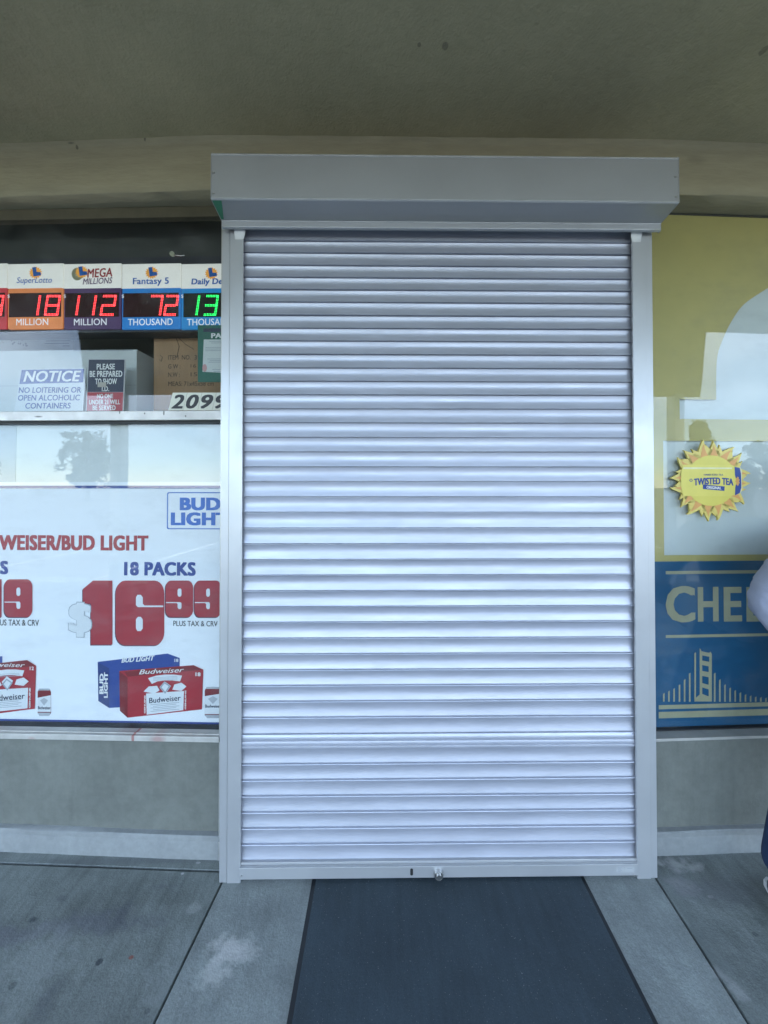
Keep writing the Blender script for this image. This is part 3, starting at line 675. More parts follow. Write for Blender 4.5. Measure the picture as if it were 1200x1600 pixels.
pk('printed_pack', mat_red, [[(187, 1048), (303, 1039), (318, 1046), (316, 1108), (200, 1121), (188, 1110)], [(-60, 1042), (43, 1031), (57, 1040), (55, 1107), (-60, 1122)]], n3)
pk('printed_pack_side', mat_red2, [[(187, 1048.5), (200, 1058), (200, 1121), (188, 1110)], [(195, 1049), (303, 1039.5), (317, 1046), (200, 1057)], [(-60, 1042), (43, 1031.5), (56, 1040), (-60, 1052)]], n4)
n5 = nb_ - .0032; n6 = nb_ - .0038; n7 = nb_ - .0044
f = MB()
f.flat([S.poly([(229, 1083), (288, 1079), (287, 1109), (230, 1116)])], n5)
f.flat([S.poly([(0, 1076) if False else (-20, 1078), (45, 1074), (44, 1106), (-20, 1113)])], n5)
for ox, oy in ((0, 0), (-246, -8)):
    # ribbon, diamond badge and two hop leaves above the panel
    f.flat([S.poly([(x + ox, y + oy) for x, y in [(232, 1059), (245, 1055), (258, 1053.5), (272, 1053.5), (285, 1055), (282, 1064), (270, 1062.5), (258, 1062.5), (247, 1064), (238, 1068)]])], n5)
    f.flat([S.poly([(x + ox, y + oy) for x, y in [(258, 1064), (268, 1071), (259, 1084), (250, 1073)]])], n6)
    f.flat([S.poly([(x + ox, y + oy) for x, y in [(225, 1080), (233, 1072), (246, 1071), (250, 1078), (242, 1083)]])], n5)
    f.flat([S.poly([(x + ox, y + oy) for x, y in [(270, 1077), (273, 1069), (284, 1066), (292, 1072), (284, 1079)]])], n5)
pl = pieces(f, 'pack_label', mat_sign, bn)[0]
f = MB()
wp = lambda a, b, q: (q[0], q[1] + (a - .5) * .014)
T_(f, 'Budweiser', 234, 1087.5, 283, 1096, n6, bold=.012, warp=wp); T_(f, 'Budweiser', -13, 1084, 40, 1093, n6, bold=.012, warp=wp)
pieces(f, 'pack_lettering', mat_navy, pl)
for ox, oy in ((0, 0), (-246, -5)):
    f = MB()
    for i in range(5): f.flat([S.poly([(236 + ox + i % 2 * 4, 1100 + oy + i * 2.6), (281 + ox - i % 2 * 5, 1096.4 + oy + i * 2.6), (281 + ox - i % 2 * 5, 1097.2 + oy + i * 2.6), (236 + ox + i % 2 * 4, 1100.8 + oy + i * 2.6)])], n6)
    for i in range(3): f.flat([S.poly([(240 + ox, 1058.2 + oy + i * 2.0), (278 + ox, 1055.9 + oy + i * 2.0), (278 + ox, 1056.5 + oy + i * 2.0), (240 + ox, 1058.8 + oy + i * 2.0)])], n6)
    f.flat([S.poly([(x + ox, y + oy) for x, y in [(258, 1064.5), (267.5, 1071), (259, 1083.3), (250.5, 1073)]]), S.poly([(x + ox, y + oy) for x, y in [(258, 1067), (264.5, 1071.4), (259, 1080), (253.3, 1073)]])], n7)
    f.build('pack_fine_print', mat_grey, pl)
f = MB()
T_(f, 'Budweiser', 218, 1044, 288, 1051.5, n5, bold=.008, shear=.3, warp=lambda a, b, q: (q[0], q[1] + (a - .5) * .012)); T_(f, '18', 306, 1050, 314, 1056, n5, bold=.04)
T_(f, '12', 47.5, 1041, 54, 1046.5, n5, bold=.04); T_(f, 'Budweiser', -30, 1035, 40, 1041.5, n5, bold=.008, shear=.3)
vert(f, 'GENUINE', 226, 1086, 228.2, 1114, n5); vert(f, 'GENUINE', 289.3, 1078, 291.5, 1108, n5); vert(f, 'GENUINE', 46.3, 1074, 48.8, 1106, n5)
pieces(f, 'pack_lettering', mat_wtext, bn)
def can(x0, x1, y0, y1):
    w_ = x1 - x0
    pk('printed_can', mat_red2, [[(x0 + w_ * .12, y0), (x1 - w_ * .12, y0), (x1, y0 + 5), (x1, y1 - 4), (x1 - w_ * .15, y1), (x0 + w_ * .15, y1), (x0, y1 - 4), (x0, y0 + 5)]], n1)
    pk('can_label', mat_sign, [[(x0 + .2, y0 + 14), (x1 - .2, y0 + 10), (x1 - .2, y1 - 6), (x0 + .2, y1 - 6)]], n2)
    pk('can_metal', M('can_silver_print', (.45, .47, .5), .4), [[(x0 + w_ * .12, y0 - .4), (x1 - w_ * .12, y0 - .4), (x1 - w_ * .06, y0 + 2.4), (x0 + w_ * .06, y0 + 2.4)], [(x0 + .4, y1 - 4.8), (x1 - .4, y1 - 4.8), (x1 - w_ * .15, y1 + .2), (x0 + w_ * .15, y1 + .2)],
       [(x0 + w_ * .2, y0 + 18), (x0 + w_ * .5, y0 + 14), (x0 + w_ * .8, y0 + 18), (x0 + w_ * .5, y0 + 26)]], n3)
    f = MB(); T_(f, 'Budweiser', x0 + 1, y0 + 27, x1 - .5, y0 + 32, n3, bold=.02); f.build('can_brand', mat_navy, bn)
can(59, 80, 1076, 1118); can(320, 346, 1073.5, 1121.5)

# lit jackpot sign
nJ = .10; S = Sheet(FL, nJ)
jk = thing('jackpot_sign', 'row of lottery jackpot panels with red and green LED figures hanging behind the left pane', 'sign', FL, (-.6, nJ, S.p(200, 516)[1]))
def panel(x0, x1, body, name, out=None): pass
xp = [(-74, 12), (14, 100), (101.5, 190), (192, 283), (284.5, 376)]
mats = [M('red_panel', (.45, .03, .04), .4, emit=.10), M('orange_panel', (.62, .20, .06), .4, emit=.10), M('purple_panel', (.05, .022, .085), .4, emit=.10), M('blue_panel', (.008, .16, .47), .4, emit=.10), M('sky_blue_panel', (.008, .19, .47), .4, emit=.10)]
hd = M('lit_white_panel', (.72, .72, .68), .4, var=.02, emit=.10)
led_r = M('red_led', (1, .05, .055), .4, emit=1.5, var=0); led_g = M('green_led', (.02, .85, .13), .4, emit=1.1, var=0)
dark_w = M('led_window', (.035, .006, .010), .2); dark_g = M('led_window_green', (.012, .02, .016), .2)
f = MB(); a_, b_, c_, d_ = S.rect(-76, 402, 390, 518); f.box(a_, b_, nJ + .004, nJ + .09, c_, d_); f.build('cabinet', M('cabinet_dark', (.018, .02, .034), .5), jk)
SEG = {'0': 'abcdef', '1': 'bc', '2': 'abged', '3': 'abgcd', '7': 'abc', '8': 'abcdefg', '9': 'abcdfg'}
def led(mb, ch, x0, y0, x1, y1, n):
    w_, h_ = x1 - x0, y1 - y0; g_ = 2.3; sk = 4.2
    pts = {'a': ((0, 0), (1, 0)), 'g': ((0, .5), (1, .5)), 'd': ((0, 1), (1, 1)), 'f': ((0, 0), (0, .5)), 'b': ((1, 0), (1, .5)), 'e': ((0, .5), (0, 1)), 'c': ((1, .5), (1, 1))}
    seen = set()
    for s_ in SEG[ch]:
        (ax, ay), (bx, by) = pts[s_]; A = (x0 + ax * w_, y0 + ay * h_); B = (x0 + bx * w_, y0 + by * h_)
        Ln = math.hypot(B[0] - A[0], B[1] - A[1]); k_ = max(2, int(Ln / g_))
        for i in range(k_ + 1):
            for o in (-1.05, 1.05):
                hz = abs(B[1] - A[1]) < .1
                # stay inside the outline
                x = A[0] + (B[0] - A[0]) * i / k_ + (0 if hz else o); y = A[1] + (B[1] - A[1]) * i / k_ + (o if hz else 0)
                x += sk * (1 - (y - y0) / h_)
                key = (round(x / 1.5), round(y / 1.5))
                if key in seen: continue
                seen.add(key); u, z = S.p(x, y); r = .0019
                mb.flat([[(u + r * math.cos(k2 * math.pi / 3), z + r * math.sin(k2 * math.pi / 3)) for k2 in range(6)]], n)
heads = [None, ('SuperLotto', 28, 434, 83, 446, mat_blue2, .004, .2), None, ('Fantasy 5', 209, 435, 265, 448, mat_blue2, .02, 0), ('Daily Derby', 300, 436, 368, 448, mat_blue2, .035, .1)]
suns = [None, (57, 427), (129, 426), (238, 427), (331, 428)]
words = [('MILLION', -60, 0), ('MILLION', 27, 77), ('MILLION', 117, 168), ('THOUSAND', 201, 271), ('THOUSAND', 293, 364)]
figs = [[('9', -18, 3)], [('1', 50, 60), ('8', 72, 91)], [('1', 110, 121), ('1', 137, 147), ('2', 159, 178)], [('7', 234, 251), ('2', 258, 275)], [('1', 299, 308), ('3', 320, 337)]]
for i, (x0, x1) in enumerate(xp):
    f = MB(); a_, b_, c_, d_ = S.rect(x0, 413, x1, 451); f.box(a_, b_, nJ - .004, nJ + .003, c_, d_); ph = f.build('header_panel', hd, jk)
    f = MB(); f.prism([S.rloop(x0, 451.3, x1, 515, 3 if i == 1 else .8)], nJ - .004, nJ + .003); pb = f.build('face_panel', mats[i], jk)
    if i == 1: tag(pb, 'orange panel of the jackpot sign')
    f = MB(); f.flat([S.loop(x0 + (1.5 if i != 4 else 3), 458.5, x1 - 3, 496)], nJ - .0046); f.build('led_window', dark_g if i == 4 else dark_w, pb)
    for ch, a, b in figs[i]: f = MB(); led(f, ch, a, 463.5, b, 492.5, nJ - .0054); f.build('led_figure', led_g if i == 4 else led_r, pb)
    f = MB()
    if i == 4:
        for y in (472, 484):
            for q_ in range(6): u, z = S.p(349 + q_ % 2 * 2, y + q_ // 2 * 2); f.flat([[(u + .0019 * math.cos(k2), z + .0019 * math.sin(k2)) for k2 in range(6)]], nJ - .0054)
    if i == 4: f.build('led_colon', led_g, pb)
    f = MB(); wd_, a, b = words[i]; u0, u1, z0, z1 = S.rect(a, 498.5, b, 509); f.text(wd_, u0, u1, z0, z1, nJ - .0052, .012); u0, u1, z0, z1 = S.rect(x0 - .5, 461, x0 + 3, 467); f.text('$', u0, u1, z0, z1, nJ - .0052, .01); pieces(f, 'lettering', M('lit_white_print', (.75, .75, .78), .5, emit=.08), pb)
    if heads[i]:
        s_, a, y0, b, y1, m_, bo, shr = heads[i]; f = MB(); u0, u1, z0, z1 = S.rect(a, y0, b, y1); f.text(s_, u0, u1, z0, z1, nJ - .0060, bo, shr); f.build('game_lettering', m_, ph)
    if i == 2:
        f = MB(); u0, u1, z0, z1 = S.rect(138, 421, 177, 435); f.text('MEGA', u0, u1, z0, z1, nJ - .0062, .025, .1, warp=lambda a, b, q: (q[0], q[1] + a * .004)); f.build('game_lettering', mat_red, ph)
        f = MB(); u0, u1, z0, z1 = S.rect(131, 436, 177, 445.5); f.text('MILLIONS', u0, u1, z0, z1, nJ - .0062, .012, .2, warp=lambda a, b, q: (q[0], q[1] + a * .004)); f.build('game_lettering', mats[2], ph)
    if suns[i]:
        cx, cy = suns[i]; f = MB(); rays = []
        for k2 in range(32): rr = 10.5 if k2 % 2 else 8; rays.append(S.p(cx + rr * math.cos(k2 * math.pi / 16), cy + rr * .95 * math.sin(k2 * math.pi / 16)))
        f.flat([rays], nJ - .0047); f.build('sun_emblem', M('sun_orange_print', (.80, .36, .05), .5, emit=.08), ph)
        f = MB(); f.flat([S.poly([(cx - 5, cy - 8), (cx + 1, cy - 9), (cx + 2, cy - 1), (cx + 8, cy - 1), (cx + 9, cy + 4), (cx - 3, cy + 6)])], nJ - .0053); f.build('letter_emblem', mat_blue2, ph)
        if i == 2:
            f = MB(); f.flat([[S.p(122 + 9 * math.cos(t_ * .1257), 429 + 10 * math.sin(t_ * .1257)) for t_ in range(50)]], nJ - .0043); f.build('coin_emblem', mat_gold, ph)
f = MB(); z = S.p(200, 518.5)[1]; f.tube([(-1.4, nJ, z + .004), (-.9, nJ, z - .002), (-.5, nJ, z), (-.05, nJ, z - .001)], .0022, 6); f.build('wire', mat_black, jk)
# dark bulkhead over the sign
nP = .115; S = Sheet(FL, nP)
pn = MB(); pn.box(-2.1, -.04, nP, nP + .02, S.p(200, 405)[1], 2.75)
tag(pn.build('bulkhead_panel', mat_panel, frame=FL, base=(-.6, nP, 2.4)), 'plain black bulkhead panel above the lottery jackpot sign', 'panel')
S = Sheet(FL, .05); u, z = S.p(278, 406)
hk = thing('suction_hook', 'small round suction hook stuck on the glass above the third and fourth lottery panels', 'hook', FL, (u, .004, z))
f = MB(); f.disc(u, z, .004, .010, .010, 18); f.build('cup', M('clear_plastic', (.42, .42, .30), .2), hk, bevel=.002); f = MB(); f.disc(u, z, .0105, .018, .005, 12); f.tube([(u, .015, z), (u + .03, .02, z - .001), (u + .045, .02, z + .001)], .0014, 6); f.build('hook', mat_steel, hk)

# shelf and goods behind the upper pane
zsf = zm1 - .012
f = MB(); f.box(-2.05, -.04, .034, .62, zsf - .02, zsf)
tag(f.build('window_shelf', mat_inner, frame=FL, base=(-.8, .3, zsf)), 'shelf behind the mid rail carrying the boxes and notices', 'shelf')
nW = .15; S = Sheet(FL, nW); u1 = S.p(213.5, 600)[0]; zt_ = S.p(150, 546.5)[1]
wb = thing('white_box', 'large white carton standing behind the notice signs', 'box', FL, (u1 - .4, nW + .15, zsf))
f = MB(); f.box(u1 - .85, u1, nW, nW + .28, zsf + .0005, zt_); f.build('carton', M('white_carton', (.56, .60, .60), .6, var=.04, scale=4), wb, bevel=.003)
f = MB(); f.box(u1 - .851, u1 + .0012, nW - .0012, nW - .0003, zsf + (zt_ - zsf) * .50, zsf + (zt_ - zsf) * .505); f.box(u1 - .30, u1 - .02, nW - .0012, nW - .0003, zt_ - .006, zt_ - .0015); f.build('seam', mat_grey, wb)
S2 = Sheet(FL, nW + .20); a_, b_, c_, d_ = S2.rect(-120, 518, 116, 549)
pg = thing('stacked_papers', 'grey printed papers stacked on top of the white carton', 'papers', FL, ((a_ + b_) / 2, nW + .2, zt_))
f = MB(); f.box(a_, b_, nW + .20, nW + .24, zt_ + .001, d_); f.build('sheet', M('grey_sheet', (.40, .42, .42), .7, var=.1, scale=9), pg)
f = MB()
for y, x0, x1 in ((529, 70, 110), (532, 72, 110), (536, 70, 108), (540, 98, 109)): a_, b_, c_, d_ = S2.rect(x0, y, x1, y + 1.1); f.flat([[(a_, c_), (b_, c_), (b_, d_), (a_, d_)]], nW + .1994)
u, z = S2.p(59, 524); f.flat([[(u + .016 * math.cos(k2 * .4), z + .014 * math.sin(k2 * .4)) for k2 in range(16)], [(u + .011 * math.cos(k2 * .4), z + .009 * math.sin(k2 * .4)) for k2 in range(16)]], nW + .1994)
for k_ in range(26):
    u, z = S2.p(random.uniform(2, 44), random.uniform(520, 541)); r = random.uniform(.003, .008); f.flat([[(u + r * random.uniform(.6, 1.3) * math.cos(k2), z + r * random.uniform(.5, 1.2) * math.sin(k2)) for k2 in range(6)]], nW + .1994 - k_ * .00002)
f.build('print', M('faint_print', (.20, .21, .22), .7), pg)
nC = .19; S = Sheet(FL, nC); u0_ = S.p(240, 560)[0]; zc = S.p(300, 519)[1]
cb = thing('cardboard_box', 'brown cardboard box with printed shipping marks beside the shutter rail', 'box', FL, (u0_ + .25, nC + .1, zsf))
f = MB(); f.box(u0_, u0_ + .42, nC, nC + .3, zsf + .0006, zc); f.build('carton', mat_card, cb, bevel=.003)
f = MB(); nn = nC - .0008
def TS(mb, Sx, s, x0, y0, x1, y1, n, **k): a, b, c, d = Sx.rect(x0, y0, x1, y1); mb.text(s, a, b, c, d, n, **k)
TS(f, S, 'ITEM  NO.', 263, 555, 298, 562, nn, bold=.01); TS(f, S, '32', 304, 555, 313, 562, nn, bold=.005); TS(f, S, 'G W :', 263, 569, 282, 576, nn, bold=.01); TS(f, S, '16 kg', 298, 569, 320, 576, nn, bold=.0); TS(f, S, 'N.W :', 263, 582, 281, 589, nn, bold=.01); TS(f, S, '15', 298, 582, 308, 588, nn)
TS(f, S, 'MEAS: 71x45x58 cm', 263, 596, 334, 603, nn, bold=.01)
for pts in ([(275, 520), (276, 530), (280, 541), (277, 556)], [(278, 527), (290, 538), (303, 546)], [(281, 522), (288, 520), (292, 527)], [(250, 555), (254, 558), (252, 565), (249, 562)]):
    f.tube([(S.p(*q_)[0], nn, S.p(*q_)[1]) for q_ in pts], .0012, 5)
f.build('print', M('brown_print', (.07, .045, .03), .8), cb)

def leaning(name, label, cat, quad, n, mat, group=None):
    Sx = Sheet(FL, n); zq = min(Sx.p(*q_)[1] for q_ in quad)
    t = thing(name, label, cat, FL, (Sx.p(*quad[0])[0], n, zq), group)
    f = MB(); f.prism([Sx.poly(quad)], n, n + .003); return t, Sx, f.build('sheet', mat, t)
t, S, sh_ = leaning('notice_sign', 'white notice with blue header forbidding loitering, leaning behind the glass', 'sign', [(33, 577), (134.5, 574.5), (129.5, 642), (22, 642)], .045, M('notice_white', (.60, .64, .66), .5, var=.03))
f = MB(); f.flat([S.poly([(34, 578), (131.5, 576.5), (129.8, 597.5), (30.5, 600)])], .0444); hb = f.build('header', mat_blue, t)
f = MB(); TS(f, S, 'NOTICE', 37, 579.5, 127, 596.5, .0436, bold=.03, shear=.25); f.build('lettering', mat_wtext, hb)
f = MB(); TS(f, S, 'NO LOITERING OR', 29.5, 605, 127, 614, .0436, bold=.02, shear=.12); TS(f, S, 'OPEN ALCOHOLIC', 28.5, 617, 125.5, 626, .0436, bold=.02, shear=.12); TS(f, S, 'CONTAINERS', 40, 629.5, 111, 638.5, .0436, bold=.02, shear=.12); pieces(f, 'lettering', mat_blue, t)
t, S, sh_ = leaning('age_sign', 'narrow navy and red sign asking for I.D., right of the blue notice', 'sign', [(138, 560.5), (196.5, 560.5), (193, 642), (134, 642)], .04, M('age_white', (.55, .55, .56), .5, var=.03))
f = MB(); f.flat([S.poly([(139, 562), (194.8, 562), (192.8, 612.5), (136.8, 612.5)])], .0394); f.build('upper_field', mat_navy, t)
f = MB(); f.flat([S.poly([(136.8, 613), (192.8, 613), (191.5, 642), (135.5, 642)])], .0394); f.build('lower_field', M('age_red', (.42, .03, .05), .5), t)
f = MB()
for s_, x0, y0, x1, y1 in (('PLEASE', 151.5, 568.5, 180, 577.5), ('BE PREPARED', 140.5, 579.5, 191.5, 589), ('TO SHOW', 149, 591.5, 183, 600.5), ('I.D.', 159.5, 603.5, 171, 611.5), ('NO ONE', 152, 615.5, 177, 622.5), ('UNDER 21 WILL', 139.5, 624.5, 188, 632), ('BE SERVED', 145, 633.5, 181, 641)): TS(f, S, s_, x0, y0, x1, y1, .0386, bold=.03)
pieces(f, 'lettering', mat_wtext, t)
f = MB(); f.flat([S.loop(153, 597.5, 166.5, 605)], .0380); f.build('tape', M('tape_tan', (.42, .38, .33), .5), t)
t, S, sh_ = leaning('inspection_placard', 'green placard headed PASS taped inside the glass against the shutter rail', 'placard', [(309, 508), (378, 508), (378, 597), (309, 597)], .012, mat_green)
f = MB(); f.flat([S.poly([(318.5, 530.5), (372, 530.5), (372, 583.5), (316.5, 581)])], .0114); pp = f.build('paper', M('placard_paper', (.62, .65, .63), .5, var=.03), t)
f = MB(); TS(f, S, 'PASS', 330, 520.5, 359, 528.5, .0112, bold=.05); pieces(f, 'lettering', mat_wtext, t)
f = MB(); f.flat([S.loop(318, 513, 372, 518.5)], .0114); f.build('header', mat_navy, t)
f = MB()
for y, x0, x1 in ((533, 327, 345), (535.5, 330, 348), (542.5, 321, 352), (545, 321, 352), (547.5, 321, 348), (560.5, 324, 352), (563, 328, 350), (565.5, 326, 352), (577, 332, 352), (580, 334, 352)): f.flat([S.loop(x0, y, x1, y + .9)], .0110)
f.build('print', mat_grey, pp)
f = MB(); u, z = S.p(320, 575); f.flat([[(u + .010 * math.cos(k2 * .5), z + .017 * math.sin(k2 * .5)) for k2 in range(13)]], .0108); f.build('seal', M('seal_pink', (.55, .30, .30), .5), pp)
# house number tiles on the outside of the glass
S = Sheet(FL, -.005)
hx = [(263, 285.5), (286, 308.5), (309, 331), (331.5, 354)]
for i, (a, b) in enumerate(hx):
    n = -.005; lab = 'cream number tile with a black %s' % (['2, leftmost of the row', '0, between the 2 and the 9s', '9, between the 0 and the last 9', '9, cut by the shutter rail'][i])
    t = thing('number_tile', lab, 'number tile', FL, (S.p(a + 8, 641)[0], n, S.p(300, 641)[1]), 'house number tiles on the left window')
    f = MB(); f.prism([S.poly([(a + 7, 613.5), (b + (7 if i < 3 else 0), 613.5), (b, 641), (a, 641)])], n, n + .0015); f.build('tile', M('cream_vinyl', (.66, .66, .56), .5, var=.05), t)
    f = MB(); TS(f, S, '2099'[i], a + 4.5, 616.5, b + 2.5, 638.5, n - .0006, bold=.035, shear=.28); f.build('figure', mat_ink, t)

# ================================================================== the film on the right window
nF = .008; S = Sheet(FR, nF); zF0, zF1 = zr0 + .013, ZB - .0185
wf = thing('window_film', 'olive and blue printed window film with arch cut-out and bridge emblem', 'window film', FR, (.8, nF, zF0))
arch = [(1119, 624), (1119, 590), (1121, 556), (1129.5, 530), (1142.5, 503), (1163, 475), (1200, 450)]
def smooth_line(pts, k=6):
    out = []
    for i in range(len(pts) - 1):
        p0, p1, p2, p3 = pts[max(i - 1, 0)], pts[i], pts[i + 1], pts[min(i + 2, len(pts) - 1)]
        for j_ in range(k):
            t = j_ / k
            out.append(tuple(.5 * (2 * p1[c_] + (p2[c_] - p0[c_]) * t + (2 * p0[c_] - 5 * p1[c_] + 4 * p2[c_] - p3[c_]) * t * t + (3 * p1[c_] - p0[c_] - 3 * p2[c_] + p3[c_]) * t ** 3) for c_ in (0, 1)))
    return out + [pts[-1]]
au = [S.p(*q_) for q_ in [arch[0]] + smooth_line(arch[1:])]; zz = au[-1]
mirror = 2 * (zz[0] + .13)
left_half = au; right_half = [(mirror - u, z) for u, z in reversed(au)]
peak = [(zz[0] + .045, zz[1] + .022), (zz[0] + .09, zz[1] + .032), (zz[0] + .13, zz[1] + .036), (zz[0] + .17, zz[1] + .032), (zz[0] + .215, zz[1] + .022)]
lw = S.p(1062, 640)[0]; zlo, zhi = S.p(1130, 655.5)[1], S.p(1090, 624.3)[1]
cut1 = [(lw + .008, zlo + .001), (lw, zlo - .001), (lw, zhi)] + [(left_half[0][0], zhi)] + left_half[1:] + peak + right_half[:-1] + [(right_half[-1][0], zhi), (mirror - lw, zhi), (mirror - lw, zlo)]
a = S.p(1037, 780)[0]; zc1, zc0 = S.p(1110, 689)[1], S.p(1110, 867)[1]
cut2 = [(a, zc0), (a, zc1), (mirror - a, zc1), (mirror - a, zc0)]
zbl = S.p(1110, 876.5)[1]
uF0, uF1 = .012, mirror - .012
f = MB(); f.flat([[(uF0, zbl), (uF1, zbl), (uF1, zF1), (uF0, zF1)], cut1, cut2], nF); f.build('olive_film', mat_olive, wf)
f = MB(); f.flat([[(uF0, zF0), (uF1, zF0), (uF1, zbl - .0003), (uF0, zbl - .0003)]], nF); bl = f.build('blue_film', mat_vblue, wf)
f = MB(); pe_ = [(1029, 1137.5)] + [(1040 + i * 5, 1137 + (-1.5 if i > 8 else 1) + random.uniform(-1.2, 1.2)) for i in range(34)] + [(1210, 1139.5), (1029, 1139.5)]
f.flat([S.poly(pe_)], nF - .0005); f.build('peeled_edge', M('bare_film', (.55, .60, .62), .4, var=.2, scale=20), bl)
f = MB(); nG = nF - .0007
for y0, y1, x0 in ((891.5, 896.5, 1040), (991, 995.5, 1040), (1099.5, 1106, 1029), (1110, 1120, 1029)):
    z0, z1 = S.p(1110, y1)[1], S.p(1110, y0)[1]; u = S.p(x0, y0)[0]; u = max(u, uF0 + .001); f.flat([[(u, z0), (mirror - u, z0), (mirror - u, z1), (u, z1)]], nG)
pieces(f, 'gold_rule', mat_gold, bl)
f = MB()
for s_, x0, x1 in (('C', 1040, 1086), ('H', 1090, 1122.5), ('E', 1130.5, 1159), ('E', 1166, 1195)): TS(f, S, s_, x0, 917 if s_ != 'C' else 915.5, x1, 971 if s_ != 'C' else 972.5, nG, bold=.04)
pieces(f, 'lettering', mat_gold, bl)
f = MB()
hts = [(1037, 1082.5), (1045, 1079), (1053, 1075), (1061.5, 1069), (1069.5, 1061), (1077.5, 1051), (1086, 1019), (1116.5, 1051), (1124.5, 1061), (1132.5, 1069), (1140.5, 1074), (1148.5, 1078), (1156.5, 1081.5), (1164.5, 1084.5), (1172.5, 1086.5), (1180.5, 1088), (1188.5, 1089), (1196.5, 1089.8)]
for x, y in hts: f.flat([S.poly([(x - 1.25, y + 1.6), (x + 1.25, y), (x + 1.25, 1096.3), (x - 1.25, 1096.3)])], nG)
o_ = [(1093, 1012), (1096, 1017.5), (1108, 1020), (1110, 1018), (1112, 1022), (1112, 1096), (1085, 1096), (1085, 1092), (1093, 1085)]
wins = [[(1097, 1024), (1108, 1026), (1108, 1034), (1097, 1032)], [(1097, 1039), (1107, 1041), (1107, 1050), (1097, 1048)], [(1097, 1056), (1107, 1058), (1107, 1070), (1097, 1067)], [(1097, 1074), (1107, 1077), (1107, 1088), (1097, 1084)]]
f.flat([S.poly(o_)] + [S.poly(w_) for w_ in wins], nG)
pieces(f, 'bridge_emblem', mat_gold, bl)
# pale board behind the clear parts
f = MB(); f.box(uF0, uF1, nF + .012, nF + .018, zF0, zF1)
tag(f.build('backing_board', M('pale_board', (.62, .66, .64), .55, var=.05, scale=2.5), frame=FR, base=(.8, nF + .012, zF0)), 'pale backing board seen through the arch cut-out of the olive film', 'backing board')
# foam sun sign
n0 = -.012; S = Sheet(FR, n0); cx, cy = 1111, 751
ss = thing('sun_sign', 'yellow sun shaped foam sign with a tea can across it, stuck on the right window', 'sign', FR, (*(lambda q_: (q_[0], n0))(S.p(cx, cy)), S.p(cx, cy + 65)[1]))
def flame(th, r0, r1, wd, bend):
    pts = []
    for t_ in (-1, -.8, -.55, -.3, -.1): 
        k_ = 1 + t_; pts.append((r0 + (r1 - r0) * k_ * 1.05, th + wd * t_ * .55 * (1 - k_ * .55) + bend * k_ * k_))
    pts.append((r1, th + bend * 1.1))
    for t_ in (.1, .3, .55, .8, 1):
        k_ = 1 - t_; pts.append((r0 + (r1 - r0) * k_ * .95, th + wd * t_ * .55 * (1 - k_ * .55) + bend * k_ * k_))
    return [(cx + r_ * math.cos(a_), cy + r_ * math.sin(a_)) for r_, a_ in pts]
def fix(lp_): return S.poly(lp_)
NR = 16
f = MB(); circ = [(cx + 50 * math.cos(k2 * .1309), cy + 49 * math.sin(k2 * .1309)) for k2 in range(48)]
f.prism([fix(circ)], n0, n0 + .008)
for k2 in range(NR):
    th = k2 * 2 * math.pi / NR + .12; f.prism([fix(flame(th, 40, 63 + (k2 % 3), .50, .10 if k2 % 2 else -.06))], n0 + .0002 * (k2 % 2), n0 + .008)
    th += math.pi / NR; f.prism([fix(flame(th, 40, 58, .40, -.08))], n0 + .0006, n0 + .0075)
sb = f.build('sun_board', mat_yel2, ss)
f = MB()
for k2 in range(NR): th = k2 * 2 * math.pi / NR + .12; f.flat([fix(flame(th, 36, 56 + (k2 % 3), .36, .08 if k2 % 2 else -.05))], n0 - .0006)
pieces(f, 'orange_ray', mat_org, sb)
f = MB(); f.flat([[S.p(cx + 40 * math.cos(k2 * .1309), cy + 39.5 * math.sin(k2 * .1309)) for k2 in range(48)]], n0 - .0012); f.build('sun_disc', mat_yel, sb)
f = MB(); f.flat([S.poly([(1067, 726), (1143, 726.5), (1148, 729), (1155, 728.5), (1158.5, 735), (1158.5, 767), (1154, 772), (1146, 774), (1139, 775.5), (1067, 775), (1065, 768), (1063.5, 760), (1063.5, 741), (1065, 733)])], n0 - .0018)
cn_ = f.build('printed_can', M('can_yellow', (.74, .64, .13), .45, var=.05, scale=14), ss)
f = MB(); f.flat([S.poly([(1067, 730), (1143, 730.5), (1143, 733), (1067, 733)])], n0 - .0021); f.flat([S.poly([(1155, 728.8), (1158.8, 735), (1158.8, 767), (1154.5, 771.5)])], n0 - .0021); f.build('can_gloss', M('can_pale', (.74, .70, .40), .4), cn_)
f = MB(); f.flat([S.poly([(1147, 729.5), (1155, 731), (1157, 740), (1157.5, 762), (1155, 770.5), (1147.5, 774), (1148, 762), (1150, 752), (1147.5, 742)])], n0 - .0024); f.build('can_band', mat_blue, cn_)
f = MB(); f.flat([[S.p(1151.5 + (4 if k2 % 2 else 2.4) * .9 * math.cos(k2 * .35), 752 + (8 if k2 % 2 else 6) * math.sin(k2 * .35)) for k2 in range(18)]], n0 - .0028); f.build('small_sun', mat_org, cn_)
f = MB(); wpa = lambda a, b, q: (q[0], q[1] - ((a - .5) ** 2) * .022)
TS(f, S, 'TWISTED TEA', 1083.5, 746, 1145, 757, n0 - .0026, bold=.05, warp=wpa, space=.95); TS(f, S, 'HARD ICED TEA', 1099, 740.5, 1129, 743.2, n0 - .0026, bold=.02)
f.flat([S.poly([(1097.5, 757), (1131.5, 760), (1131, 767), (1097.5, 764)])], n0 - .0026); f.flat([[S.p(1079 + 2.6 * math.cos(k2), 750.5 + 2.6 * math.sin(k2)) for k2 in range(6)], [S.p(1079 + 1.7 * math.cos(k2), 750.5 + 1.7 * math.sin(k2)) for k2 in range(6)]], n0 - .0026)
pieces(f, 'can_lettering', mat_blue, cn_)
